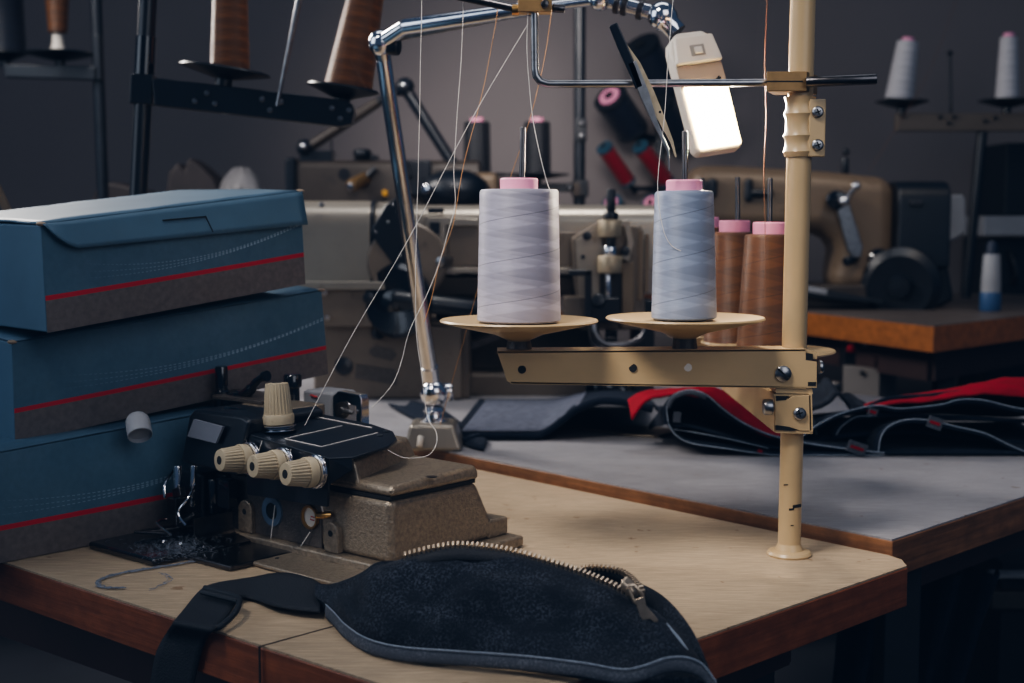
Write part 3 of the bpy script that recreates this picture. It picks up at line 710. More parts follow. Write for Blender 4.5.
# tension knobs
def knob(p, ax, s=1.0, vertical=False):
    ax = Vector(ax).normalized(); x = ax.orthogonal().normalized(); y = ax.cross(x)
    m = MB(); K = 1.28 if vertical else 1.0
    m.lathe([(.0160*s, 0), (.0165*s, .002*s), (.0165*s, .009*s), (.0158*s, .0105*s)], p, ax, 48)
    k = m.build('tension_knob', 'knob', om)
    # fluted barrel
    prof = [(.0145, .0100), (.0145, .012), (.0135, .020), (.0125, .030), (.0118, .0335), (.0075, .0340)]
    n = 96; vs = []; fs = []
    for r, z in prof:
        for i in range(n):
            t = 2*math.pi*i/n; q = 1.0+(.035 if (i % 4) < 2 else -.035)*(0 if z > .033 else 1)
            vs.append(Vector(p)+ax*(z*s*(K if z > .012 else 1))+(x*math.cos(t)+y*math.sin(t))*(r*q*s))
    for i in range(len(prof)-1):
        for j in range(n): fs.append((i*n+j, i*n+(j+1) % n, (i+1)*n+(j+1) % n, (i+1)*n+j))
    fs.append(tuple((len(prof)-1)*n+j for j in range(n)))
    mm = MB(); mm.add(vs, fs); mm.build('fluted_barrel', 'knob', k, angle=25)
    mm = MB(); mm.cyl(Vector(p)+ax*.0338*s*K, Vector(p)+ax*.0343*s*K, .0048*s); mm.build('knob_hole', 'dark_hole', k)
    mm = MB()
    for z, r in ((-.0075, .0185), (-.0052, .0160), (-.003, .0185)): mm.lathe([(r*.9*s, z*s), (r*s, (z+.0006)*s), (r*s, (z+.0014)*s), (r*.9*s, (z+.002)*s)], p, ax, 40)
    mm.build('tension_disc', 'chrome', k)
kax = (-.12, -1, .06)
for u, v in ((252, 458.5), (285, 464.5), (318, 472)):
    knob(fl(u-6, v, -.032), kax, .88)
kt = pl(279, 431); knob(kt+vec(0, 0, .007), (-.06, 0, 1), .95, True)
# black needle head
m = MB(); m.prism([fl(180, 462, -.030), fl(236, 477, -.030), fl(249, 421, -.026), fl(243, 416, -.024), fl(194, 409, -.024), fl(188, 416, -.026)], (0, .10, 0))
hc = m.build('head_cover', 'black', om, bevel=.004, seg=3)
m = MB(); m.prism([fl(189.5, 436, -.0305), fl(218, 443, -.0305), fl(225, 426.5, -.0295), fl(196, 419, -.0295)], (0, -.003, 0)); m.build('blank_label', 'label', hc)
m = MB(); m.rcyl(fl(226, 414, .004), fl(246, 419, .006), .0095, .003, 24); m.build('hinge_barrel', 'black_gloss', om)
m = MB(); a = [fl(212, 406, .03), fl(262, 409, .035), fl(285, 400, .09), fl(236, 398, .09)]
m.prism([vec(p.x, p.y, .1385) for p in a], (0, 0, .004)); m.build('top_plate', 'cast_dark', om, bevel=.001)
MB().bx(-.262, -.19, .03, .085, .119, .1385).build('riser_block', 'cast', om, bevel=.002)
p = fl(222, 404, .05); m = MB(); m.rcyl(p+vec(0, 0, -.006), vec(p.x, p.y, fl(222, 366, .05).z), .0070, .002, 24); m.lathe([(.0085, -.006), (.0085, .014), (.007, .016)], p, (0, 0, 1), 24)
hp = m.build('handle_post', 'black_gloss', om)
m = MB(); m.tube(smooth_path([fl(228, 401, .05), fl(240, 397, .05), (fl(249, 391, .05)), fl(256, 382, .05), fl(263, 377, .05), fl(267, 376, .05)]), [.0080]*7+[.0060]*8+[.0045]*5+[.0040]*5+[.0055]*5+[.006], 12)
m.build('lifting_lever', 'black_gloss', hp)
p = fl(293, 410, .085); zt = fl(293, 374, .085).z
m = MB(); m.lathe([(.0075, 0), (.0075, (zt-p.z)*.62), (.0098, (zt-p.z)*.64), (.0100, (zt-p.z)*.95), (.0085, zt-p.z)], p, (0, 0, 1), 12); m.build('adjusting_post', 'black_gloss', om, bevel=.0006)
m = MB(); m.tube([fl(247, 395, .08)+vec(.0035*math.cos(i*1.2), .0, .0035*math.sin(i*1.2))+(fl(272, 397, .08)-fl(247, 395, .08))*(i/60) for i in range(61)], .0008, 5); m.build('coil_spring', 'steel', om)
# looper covers and eyelets on the front
f = fl(272.5, 511, -.0012); m = MB(); m.lathe([(.0085, 0), (.0085, .0015), (.0150, .0015), (.0158, 0)], f, (0, -1, 0), 40, cap=False)
er = m.build('painted_eyelet', 'blue_ring', om)
m = MB(); m.cyl(f, f+vec(0, -.0006, 0), .0088); m.build('eyelet_hole', 'dark_hole', er)
f = fl(311, 517, -.0012); m = MB(); m.lathe([(.0095, 0), (.0098, .003), (.0118, .003), (.0122, 0)], f, (0, -1, 0), 40, cap=False); er = m.build('brass_eyelet', 'brass', om)
m = MB(); m.cyl(f, f+vec(0, -.0006, 0), .0098); m.build('sight_glass', 'white_plastic', er)
m = MB(); m.bar(f+vec(.001, -.001, .001), f+vec(.006, -.001, .0005), .001, .0006, (0, -1, 0)); m.bar(f+vec(0, -.001, -.002), f+vec(.006, -.001, -.0025), .001, .0006, (0, -1, 0)); m.build('red_level_mark', 'red_mark', er)
f = fl(327, 514, -.002); m = MB(); m.rcyl(f+vec(.006, 0, 0), f+vec(-.004, -.012, 0), .0035, .001); m.build('brass_stud', 'brass', om)
def boss(cx, w, h, d=.006):
    z0 = .0125; m = MB(); pts = [vec(cx-w/2, 0, z0), vec(cx+w/2, 0, z0)]
    pts += [vec(cx+math.cos(t)*w/2, 0, z0+h-w/2+math.sin(t)*w/2) for t in [math.pi*i/10 for i in range(11)]]
    m.prism([p+vec(0, .002, 0) for p in pts], (0, -d-.002, 0)); b = m.build('casting_boss', 'cast', om, bevel=.0015)
    m = MB(); m.cyl((cx, -d-.0004, z0+h-w*.55), (cx, -d-.0001, z0+h-w*.55), .0030); m.build('boss_hole', 'dark_hole', b)
boss(-.082, .020, .030); boss(-.213, .022, .034)
m = MB(); m.bx(-.2405, -.10, -.0012, .001, .0125, .070); m.build('front_cover_plate', 'cast_dark', om, bevel=.001)
m = MB(); m.bar(fl(317, 490, -.02), fl(323, 512, -.008), .0012, .0012, (0, 1, 0)); m.bar(fl(275, 505, -.004), fl(268, 562, -.008), .0007, .0007, (0, 1, 0)); m.bar(fl(310, 532, -.004), fl(288, 566, -.010), .0007, .0007, (0, 1, 0)); m.build('looper_thread', 'strand_white', om)
# cloth plate and bed on the left
MB().bx(-.318, -.205, -.122, .0, .0006, .008).build('cloth_plate', 'black_gloss', om, bevel=.003)
MB().bx(-.204, -.135, -.085, -.006, .0006, .006).build('lower_bed', 'dark_steel', om, bevel=.002)
MB().bx(-.196, -.002, -.058, -.009, .0006, .0052).build('front_ledge', 'cast', om, bevel=.002)
m = MB()
for x, y in ((-.158, -.042), (-.128, -.034)): m.cyl((x, y, .0051), (x, y, .0054), .0022)
m.build('ledge_hole', 'dark_hole', om)
rows = [[vec(x, y, z) for x, z in ((-.226, .034), (-.226, .018), (-.222, .0125), (-.214, .010), (-.203, .0085), (-.196, .0065))] for y in (-.060, -.012)]
MB().grid(rows).build('bent_chip_guard', 'dark_steel', om, solid=.0016, bevel=.0003)
rows = [[vec(x, y, .0085) for x in (-.205, -.17, -.14)] for y in (-.085, -.03)]
m = MB()
for x, y in ((-.262, -.07), (-.240, -.065), (-.228, -.045)): m.lathe([(.0025, 0), (.002, .001), (.0001, .0013)], (x, y, .008), (0, 0, 1), 12)
m.build('plate_screws', 'chrome', om)
m = MB(); m.bx(-.300, -.262, -.022, .02, .012, .070); m.bx(-.262, -.242, -.006, .04, .012, .070); m.build('needle_head_column', 'black', om, bevel=.004)
m = MB(); m.rcyl((-.284, -.036, .030), (-.284, -.036, .078), .0042, .001); m.rcyl((-.268, -.030, .036), (-.264, -.030, .080), .0032, .001); m.build('needle_bar', 'chrome', om)
m = MB(); m.obox((-.284, -.038, .036), (1, 0, 0), (0, 1, 0), (0, 0, 1), .016, .014, .018); m.obox((-.274, -.042, .052), (1, 0, .3), (0, 1, 0), (-.3, 0, 1), .014, .008, .010); m.build('needle_clamp', 'dark_steel', om, bevel=.0015)
m = MB(); m.cyl((-.282, -.040, .030), (-.282, -.040, .012), .0009); m.cyl((-.276, -.040, .030), (-.276, -.040, .013), .0009); m.build('needle', 'chrome', om)
m = MB(); m.bar((-.292, -.075, .0135), (-.270, -.015, .0150), .012, .003); m.bar((-.280, -.040, .014), (-.262, -.030, .030), .010, .005); m.bar((-.298, -.080, .0135), (-.262, -.060, .0135), .005, .0025); m.build('presser_foot', 'dark_steel', om, bevel=.001)
m = MB(); m.tube(smooth_path([(-.262, -.03, .060), (-.256, -.044, .048), (-.262, -.052, .034), (-.252, -.05, .022)]), .0014, 8); m.tube(smooth_path([(-.300, -.04, .020), (-.285, -.062, .022), (-.270, -.065, .018), (-.250, -.07, .016)]), .0014, 8)
m.tube(smooth_path([(-.300, -.03, .070), (-.296, -.044, .058), (-.290, -.048, .045)]), .0016, 8); m.build('looper_arm', 'chrome', om)
m = MB(); m.obox((-.233, -.012, .052), (1, 0, 0), (0, 1, 0), (0, 0, 1), .02, .012, .03); m.rcyl((-.248, -.018, .03), (-.248, -.018, .066), .005, .001); m.build('thread_take_up', 'black_gloss', om, bevel=.002)
# rear thread tension bracket and cover
pb2 = fl(347, 424, .150)
m = MB(); Zt = fl(347, 392, .150).z-pb2.z; W2 = .0205
out = [(-W2, -.01), (-W2, Zt*.8), (-W2*.6, Zt), (W2*.9, Zt*.95), (W2, Zt*.8), (W2, -.01), (W2*.62, -.01), (W2*.62, Zt*.6), (-W2*.62, Zt*.6), (-W2*.62, -.01)]
m.prism([pb2+vec(x*1.15, 0, z) for x, z in out], (0, .012, 0)); br = m.build('rear_bracket', 'chrome', om, bevel=.001)
m = MB(); m.lathe([(.0100, 0), (.0100, .0012), (.004, .0016), (.004, .006)], pb2+vec(-.004, -.003, Zt*.42), (.3, -1, 0), 28); m.rcyl(pb2+vec(-.003, -.006, Zt*.42), pb2+vec(.014, -.004, Zt*.40), .0025, .001); m.build('tension_disc', 'steel', br)
m = MB(); q = fl(322, 412, .165); m.bx(q.x-.028, q.x+.022, .160, .20, .001, fl(322, 391, .165).z); wc = m.build('motor_cover', 'grey_plastic', om, bevel=.004)
m = MB(); q = fl(314, 396, .159); m.bar(q+vec(-.005, 0, .0008), q+vec(.005, 0, -.0008), .001, .0035, (0, 1, 0)); m.build('red_mark', 'red_mark', wc)
# lint
m = MB(); rn = random.Random(4)
for i in range(900):
    x = rn.gauss(-.215, .020); y = rn.gauss(-.085, .022); 
    if x < -.31 or y > -.008 or y < -.128: continue
    p = OO+EX*x+EY*y+vec(0, 0, .0082+rn.random()**3*.010 if x < -.204 else .007+rn.random()**3*.010)
    a = rn.random()*6.28; l = .0012+rn.random()*.003; d = vec(math.cos(a), math.sin(a), rn.uniform(-.4, .8))*l
    m.tube([p, p+d*.5+vec(0, 0, rn.random()*.001), p+d], .00012, 4)
tag(m.build('loose_lint', 'lint', loc=OO+EX*-.215+EY*-.08+vec(0, 0, .011)), 'heap of loose grey thread lint on the machine plate', 'lint', kind='stuff')
def curl(pts, name, label, z=T+.0012, r=.0011, m_='lint', n=3):
    m = MB(); P = smooth_path([gz(u, v, z) for u, v in pts], 10)
    for k in range(n):
        m.tube([p+vec(noise.noise(p*160+vec(k*7, 0, 0))*.0060, noise.noise(p*150+vec(0, k*9, 3))*.0060, abs(noise.noise(p*90+vec(k, k, k)))*.0016) for p in P], r*(.6+.2*(k % 2)), 5)
    tag(m.build(name, m_), label, 'lint')
curl([(196, 561), (168, 566), (140, 570), (118, 574), (100, 580), (98, 585), (108, 588), (125, 588)], 'lint_trail', 'curled trail of grey lint on the tan table left of the machine', n=9, r=.00042)
curl([(150, 590), (162, 585), (170, 578), (160, 573)], 'lint_wisp', 'faint short wisp of lint inside the curl of the lint trail', r=.0004, n=2)
# ------------------------------------------------------------------ bum bag
bag = thing('belt_bag', 'dark denim belt bag with open metal zipper lying on the tan table corner', 'bag', gz(480, 640))
BZ = T+.001
B = [(318, 607), (330, 617), (345, 632), (362, 645), (385, 653), (415, 659), (455, 663), (500, 667), (550, 673), (600, 681), (640, 687), (675, 691), (702, 694), (716, 697)]
Tt = [(316, 584), (330, 586), (347, 583), (362, 577), (378, 567), (405, 558), (452, 548), (503, 552), (555, 566), (600, 582), (636, 600), (662, 616), (692, 648), (713, 692)]
# horizontal distance behind the base line of the zipper ridge, and of the rear ridge with its pixel line
dT = [.012, .016, .022, .03, .042, .052, .06, .062, .062, .060, .055, .045, .03, .012]
Kk = [(316, 583), (330, 584), (347, 579), (362, 572), (378, 562), (405, 560), (452, 556), (503, 560), (553, 577), (600, 570), (640, 583), (668, 600), (694, 633), (714, 690)]
dK = [.016, .022, .03, .042, .060, .085, .115, .125, .120, .115, .098, .075, .045, .016]
secs = []; zipl = []; rearl = []; basel = []
for (bu, bv), (tu, tv), a, (ku, kv), b in zip(B, Tt, dT, Kk, dK):
    P0 = gz(bu, bv, BZ); P1 = at(tu, tv, P0.y+a); P2 = at(ku, kv, P0.y+b)
    P1.z = max(P1.z, BZ+.008); P2.z = max(P2.z, BZ+.006)
    P3 = P2+vec(0, .018+b*.12, 0); P3.z = BZ+(P2.z-BZ)*.45; P4 = P2+vec(0, .008, 0); P4.z = BZ
    opn = max(0, min(1, (b-a-.02)/.03))
    dip = (P1+P2)/2 + vec(0, 0, -.028*opn-.001)
    n1 = vec(0, -1, .35)
    q1 = P0+vec(0, -.004, .008); q2 = P0.lerp(P1, .35)+n1*(.010+.006*noise.noise(vec(bu*.02, 1, 0))); q3 = P0.lerp(P1, .7)+n1*(.008+.006*noise.noise(vec(bu*.025, 4, 0)))
    secs.append([P0, q1, q2, q3, P1, P1+vec(0, .003, -.0015), dip, P2+vec(0, -.003, -.0015), P2, P3, P4]); zipl.append(P1); rearl.append(P2); basel.append(P0)
n = len(secs[0])
# resample smoothly along the bag
cols = [smooth_path([s[k] for s in secs], 5) for k in range(n)]
N = len(cols[0]); rows = []
for i in range(N):
    ring = [cols[k][i] for k in range(n)]
    out = []
    for k in range(n):     # subdivide around
        p0 = ring[k-1]; p1 = ring[k]; p2 = ring[(k+1) % n]; p3 = ring[(k+2) % n]
        sharp = k in (10, 0)
        for t in (0, .25, .5, .75):
            if sharp or k in (4, 7): q = p1.lerp(p2, t)
            else: q = .5*((2*p1)+(p2-p0)*t+(2*p0-5*p1+4*p2-p3)*t*t+(-p0+3*p1-3*p2+p3)*t**3)
            if 0 < k < 4:
                w = noise.noise(vec(q.x*22+q.z*14, q.y*10, q.z*34))*.0075+noise.noise(vec(q.x*55+q.z*80, q.y*40, q.z*50))*.0030-(.004*math.exp(-((q.x+.075-(q.z-.80)*.9)/.010)**2))*(1 if k > 1 else .4)
                q = q+vec(0, -w, w*.6)
            q.z = max(q.z, BZ-.0003); out.append(q)
    rows.append(out)
m = MB(); W_ = len(rows[0]); vs = [p for r in rows for p in r]
fs = [(i*W_+j, i*W_+(j+1) % W_, (i+1)*W_+(j+1) % W_, (i+1)*W_+j) for i in range(N-1) for j in range(W_)]
fs += [tuple(range(W_)), tuple((N-1)*W_+j for j in range(W_-1, -1, -1))]
m.add(vs, fs); body = m.build('bag_body', 'denim', bag, angle=75)
bl = smooth_path(basel[1:], 6)
def base_y(u):
    for k in range(len(B)-1):
        if B[k][0] <= u <= B[k+1][0]: return basel[k].lerp(basel[k+1], (u-B[k][0])/(B[k+1][0]-B[k][0])).y
    return basel[0].y if u < B[0][0] else basel[-1].y
bp = [(326, 611), (335, 620), (347, 633), (368, 646), (400, 654), (450, 658), (520, 663), (580, 670), (622, 677), (645, 673), (665, 666), (685, 665), (702, 672), (716, 690)]
bl = smooth_path([at(u, v, base_y(u)-.0125+(.006 if u > 650 else 0)) for u, v in bp], 6)
for p in bl: p.z = max(p.z, BZ+.0045)
m = MB(); n0 = len(bl); L_ = [p+vec(0, .002, .0055) for p in bl]; R_2 = [p+vec(0, -.002, -.0045) for p in bl]
m.grid([[L_[i].lerp(R_2[i], k/6)+vec(0, -.0022*math.sin(math.pi*k/6), 0) for k in range(7)] for i in range(n0)]); m.build('binding', 'denim_band', body, solid=.0012, off=0)
m = MB(); m.tube([p+vec(0, -.0015, .0062) for p in bl], .0006, 6); m.build('seam_stitching', 'stitch', body)
# zipper: tape and teeth
zp = smooth_path(zipl[5:11], 14)
rows = [[p+vec(0, -.001, .0014) for p in zp], [p+vec(0, -.0085, -.0075) for p in zp]]
MB().grid(rows).build('zipper_tape', 'webbing', bag, solid=.0012, off=0)
def teeth(P, step=.0039, up=.0022, s=1):
    m = MB(); d = 0; last = P[0]
    L = [0]
    for i in range(1, len(P)): L.append(L[-1]+(P[i]-P[i-1]).length)
    k = 0; pos = 0
    while pos < L[-1]:
        while L[k+1] < pos: k += 1
        f = (pos-L[k])/(L[k+1]-L[k]); p = P[k].lerp(P[k+1], f); t = (P[k+1]-P[k]).normalized()
        sd_ = t.cross(vec(0, -.5, 1)).normalized()
        nrm = vec(0, -.35, 1).normalized()
        m.obox(p+nrm*up, t, sd_, nrm, .0019, .0046*s, .0050*s); pos += step
    return m
zt_ = teeth(zp).build('zipper_teeth', 'zip', bag, bevel=.0003, seg=1)
rz = smooth_path([at(553, 577, zipl[8].y+.02), at(572, 572, rearl[8].y-.02), at(598, 569.5, rearl[9].y-.01), at(622, 574, rearl[9].y-.025), at(638, 587, zipl[10].y+.018), at(643, 597, zipl[10].y+.008)], 10)
m = MB(); m.grid([[p+vec(0, 0, .001) for p in rz], [p+vec(0, .004, -.010) for p in rz]]); m.build('rear_zipper_tape', 'webbing', bag, solid=.0012, off=0)
teeth(rz, s=.9).build('rear_zipper_teeth', 'zip', bag, bevel=.0003, seg=1)
m = MB(); e0 = at(641, 598, zipl[10].y-.006)
sdv = (at(652, 610, zipl[10].y-.012)-at(630, 590, zipl[10].y-.006)).normalized(); e0 = at(626, 584, zipl[10].y-.004)
sl_ = MB(); sl_.obox(e0+sdv*.004, sdv, vec(0, -.4, 1).cross(sdv), (0, -.4, 1), .014, .011, .0085); slb = sl_.build('zip_slider', 'zip', bag, bevel=.003, seg=3)
pts = [(622, 583), (631, 580), (641, 592), (645, 600), (642, 606), (634, 600), (630, 592)]
m = MB(); m.tube([at(u, v, zipl[10].y-.016) for u, v in [(628, 586), (634, 585), (642, 594), (644, 602), (640, 606), (634, 601), (628, 588)]], .0014, 8); m.build('puller_loop', 'zip', slb)
Yp = zipl[10].y-.026
m = MB(); m.prism([at(u, v, Yp) for u, v in [(635, 600), (643, 597), (647, 607), (653, 614), (658, 620), (657, 627), (652, 626), (654, 622), (650, 619), (643, 620), (640, 616)]], (0, .0018, 0)); m.build('puller_tab', 'zip', slb, bevel=.0004)
# inner dark lip behind slider, second pocket fold on the right
m = MB(); m.tube(smooth_path([at(655, 612, zipl[10].y-.012), at(680, 640, zipl[11].y-.02), at(697, 668, zipl[12].y-.012), at(706, 690, zipl[13].y-.006)], 8), .0011, 6); m.build('seam_stitching', 'stitch', body)
# webbing strap
def front_face(u, v, off=.004):    # just outside the table's front edge
    d = ray(u, v); nrm = vec(-EY.x, -EY.y, 0); o = Vector((FA.x, FA.y, 0)).dot(nrm)+off; t = o/d.dot(nrm)
    return vec(d.x*t, d.y*t, CZ+d.z*t)
Lp = [gz(322, 585, T+.010), gz(308, 578, T+.012), gz(282, 573, T+.011), gz(250, 578, T+.005), gz(214, 584, T+.007), gz(200, 591, T+.008), gz(183, 611, T+.005), gz(173, 623, T+.006), front_face(166, 634), front_face(156, 655), front_face(150, 690), front_face(148, 720)]
Rp = [gz(320, 612, T+.007), gz(298, 610, T+.007), gz(274, 606, T+.006), gz(252, 599, T+.003), gz(240, 597, T+.007), gz(236, 603, T+.008), gz(225, 619, T+.005), gz(214, 630, T+.006), front_face(206, 640, .006), front_face(200, 656, .006), front_face(193, 690, .006), front_face(191, 720, .006)]
Ls = smooth_path(Lp, 6); Rs = smooth_path(Rp, 6)
rows = [[Ls[i].lerp(Rs[i], k/8) for k in range(9)] for i in range(len(Ls))]
MB().grid(rows).build('webbing_strap', 'webbing', bag, solid=.0016, off=0)
m = MB(); m.tube(smooth_path([gz(205, 588, T+.012), gz(236, 597, T+.013), gz(239, 603, T+.013), gz(234, 614, T+.010), gz(219, 627, T+.006), gz(207, 627, T+.004)], 6), .0026, 10); 
bk = m.build('slide_buckle', 'black_matt', bag)
m = MB(); m.tube([gz(202, 592, T+.013), gz(238, 601, T+.013)], .0024, 10); m.build('buckle_bar', 'black_matt', bk)
# ------------------------------------------------------------------ cloth on the work table
def fold(name_, pts, Y, back, m_, parent, th=.003, lift=0, skew=(0, 0), k=6, rowsn=8, wave=.004, fade=0, seed=0, sol=True):
    P = smooth_path([at(u, v, Y) for u, v in pts], k); rows = []
    for j in range(rowsn+1):
        t = j/rowsn; r = []
        for i, p in enumerate(P):
            q = p+vec(skew[0]*t, back*t, 0)
            w = noise.noise(vec(q.x*9+seed, q.y*9, seed))*wave*min(1, t*3)
            q.z = max(T2+.002, T2+.002+(p.z-T2-.002)*(1-fade*t)+w+skew[1]*t)+lift
            r.append(q)
        rows.append(r)
    return MB().grid(rows).build(name_, m_, parent, solid=th, off=1)
def edge(pts, Y, m_, parent, r=.0009, name='edge_stitching', k=6, dz=.001):
    P = smooth_path([at(u, v, Y)+vec(0, -.001, dz) for u, v in pts], k)
    for p in P: p.z = max(p.z, T2+.002)
    return MB().tube(P, r, 6).build(name, m_, parent)
fe = thing('felt_piece', 'thick grey felt piece with navy underside curling up beside the lamp base', 'cloth', gz(520, 435, T2))
fp_ = [(452, 434), (462, 439), (480, 444), (505, 446), (528, 443), (548, 435), (565, 423), (580, 412), (600, 405), (622, 406), (640, 410), (652, 413)]
fold('navy_underside', fp_, 1.93, .36, 'denim2', fe, .010, 0, (.03, 0), seed=2, wave=.002, fade=.7)
fold('felt_face', fp_[1:8], 1.932, .355, 'felt', fe, .0012, lift=.0112, skew=(.03, 0), seed=2, wave=.002, fade=.7)
sc_ = thing('denim_scrap', 'dark denim scrap lying behind the white lamp base', 'cloth', gz(425, 415, T2))
Ls = smooth_path([gz(388, 404, T2+.004), gz(405, 406, T2+.010), gz(412, 401, T2+.012), gz(428, 405, T2+.012), gz(446, 412, T2+.008), gz(464, 425, T2+.006), gz(488, 440, T2+.004)], 5)
Rs = smooth_path([gz(390, 406, T2+.002), gz(402, 413, T2+.003), gz(418, 421, T2+.003), gz(432, 427, T2+.003), gz(452, 436, T2+.003), gz(468, 446, T2+.003), gz(484, 450, T2+.003)], 5)
MB().grid([[Ls[i].lerp(Rs[i], k/4)+vec(0, 0, .003*math.sin(k/4*3.14)) for k in range(5)] for i in range(len(Ls))]).build('scrap_cloth', 'denim2', sc_, solid=.002, off=0)
m = MB(); m.cyl(gz(462, 441, T2+.006), gz(478, 436, T2+.008), .005); m.build('rolled_hem', 'denim2', sc_)
# trouser pile left: dark denim leg with red lining
tr = thing('denim_trousers', 'dark denim trouser leg with red lining and pale edge stitching behind the cream post', 'trousers', at(760, 455, 1.80)-vec(0, 0, .003))
Y1 = 1.80
lowp = [(668, 424), (676, 436), (692, 444), (725, 449), (760, 454), (800, 458), (850, 460), (884, 456)]
upp = [(668, 424), (667, 408), (674, 397), (690, 392), (706, 397), (724, 412), (745, 426), (770, 437), (800, 444), (840, 450), (884, 455)]
fold('lower_layer', lowp, Y1, .22, 'denim2', tr, .003, 0, (.0, 0), seed=1)
fold('upper_layer', upp, Y1, .20, 'denim2', tr, .004, 0, (.0, 0), fade=.85, seed=3)
fold('middle_layer', [(672, 428), (690, 428), (720, 436), (750, 445), (790, 451), (840, 455), (880, 456)], Y1+.012, .2, 'denim2', tr, .003, 0, (.0, 0), seed=4)
edge(lowp, Y1, 'stitch', tr); edge(upp, Y1, 'stitch', tr, dz=.003)
edge([(674, 430), (700, 434), (735, 441), (768, 449)], Y1+.01, 'stitch', tr, .0008)
edge([(668, 408), (674, 398), (690, 393), (706, 398)], Y1-.002, 'denim_band', tr, .0035, 'binding')
def band(name_, top, bot, Yt, Yb_, m_, parent, th=.003):
    a = smooth_path([at(u, v, Yt) for u, v in top], 6); b = smooth_path([at(u, v, Yb_) for u, v in bot], 6); n = min(len(a), len(b)); rows = []
    for k in range(7):
        rows.append([a[i].lerp(b[i], k/6)+vec(0, -.004*math.sin(math.pi*k/6), .0015*noise.noise(vec(i*.4, k*.5, 2))) for i in range(n)])
    for r in rows:
        for p in r: p.z = max(p.z, T2+.003)
    return MB().grid(rows).build(name_, m_, parent, solid=th, off=0)
band('red_lining', [(628, 400), (642, 392), (662, 390), (685, 388), (703, 388)], [(632, 420), (645, 402), (664, 396), (686, 395), (702, 397)], Y1+.06, Y1+.012, 'redcloth', tr)
band('red_cuff', [(696, 384), (716, 388), (738, 401), (760, 420), (786, 438)], [(696, 394), (706, 397), (724, 411), (745, 425), (768, 437)], Y1+.03, Y1+.004, 'redcloth', tr)
m = MB(); m.obox(at(677, 417, Y1-.004), (1, 0, -.1), (0, 1, 0), (.1, 0, 1), .010, .003, .014); m.build('woven_label', 'denim_band', tr)
m = MB(); m.obox(at(760, 451, Y1-.004), (1, 0, -.3), (0, 1, 0), (.3, 0, 1), .006, .003, .004); m.build('red_tack', 'redcloth', tr)
# pile right
tp = thing('trouser_pile', 'pile of folded dark denim trousers with a red layer, at the table\'s right end', 'trousers', at(900, 458, 1.80)-vec(0, 0, .003))
lay = [([(876, 459), (890, 455), (940, 457), (990, 462), (1060, 470)], 1.80, .34),
       ([(878, 456), (881, 440), (890, 429), (908, 423), (930, 424), (955, 430), (985, 437), (1010, 449), (1060, 470)], 1.80, .34),
       ([(792, 452), (800, 442), (815, 430), (838, 418), (862, 411), (880, 409), (900, 412), (940, 408), (960, 403), (985, 404), (1020, 412), (1060, 414)], 1.83, .36),
       ([(836, 437), (842, 428), (856, 419), (872, 418), (900, 417), (1060, 424)], 1.845, .3),
       ([(868, 409), (890, 400), (930, 397), (960, 394), (1000, 396), (1060, 404)], 1.85, .34),
       ([(800, 448), (830, 440), (870, 436), (920, 434), (960, 440), (1060, 448)], 1.86, .3)]
for i, (p, Y, b) in enumerate(lay): fold('denim_layer', p, Y, b*.7, 'denim2', tp, .005, 0, (.02, 0), fade=.8, seed=10+i)
edge(lay[1][0], 1.80, 'stitch', tp, dz=.005); edge(lay[2][0], 1.83, 'stitch', tp, dz=.005); edge(lay[3][0][:4], 1.845, 'stitch', tp, dz=.003)
band('red_layer', [(864, 405), (890, 398), (925, 393), (955, 388), (985, 382), (1010, 378), (1060, 379)], [(866, 411), (890, 404), (925, 402), (955, 397), (985, 394), (1010, 396), (1060, 402)], 1.87, 1.835, 'redcloth', tp)
fold('crumpled_fold', [(800, 440), (806, 425), (812, 412), (822, 408), (832, 402), (838, 396), (846, 404), (852, 412), (862, 410), (870, 414)], 1.90, .16, 'denim', tp, .004, 0, (.02, 0), seed=21, wave=.012)
fold('crumpled_fold', [(792, 446), (797, 430), (800, 414), (806, 410), (812, 420), (815, 435)], 1.85, .12, 'denim_band', tp, .003, 0, (.02, 0), seed=22, wave=.01)
for u, v, w in ((873, 412, .012), (935, 423, .020), (857, 448, .026)):
    m = MB(); m.obox(at(u, v, 1.795), (1, 0, -.35), (0, 1, 0), (.35, 0, 1), w, .003, .010 if w < .02 else .016); lb_ = m.build('woven_label', 'denim_band', tp)
    m = MB(); m.obox(at(u, v, 1.793), (1, 0, -.35), (0, 1, 0), (.35, 0, 1), w*.7, .002, .004); m.build('red_stripe', 'redcloth', lb_)
# metal plate on the table
m = MB(); m.prism([gz(u, v, T2+.0005) for u, v in ((556, 428), (590, 424), (655, 428), (680, 432), (655, 438), (625, 436), (590, 431))], (0, 0, .003)); 
tag(m.build('metal_plate', 'cast', bevel=.001), 'flat worn metal plate on the table between felt and trousers', 'plate')
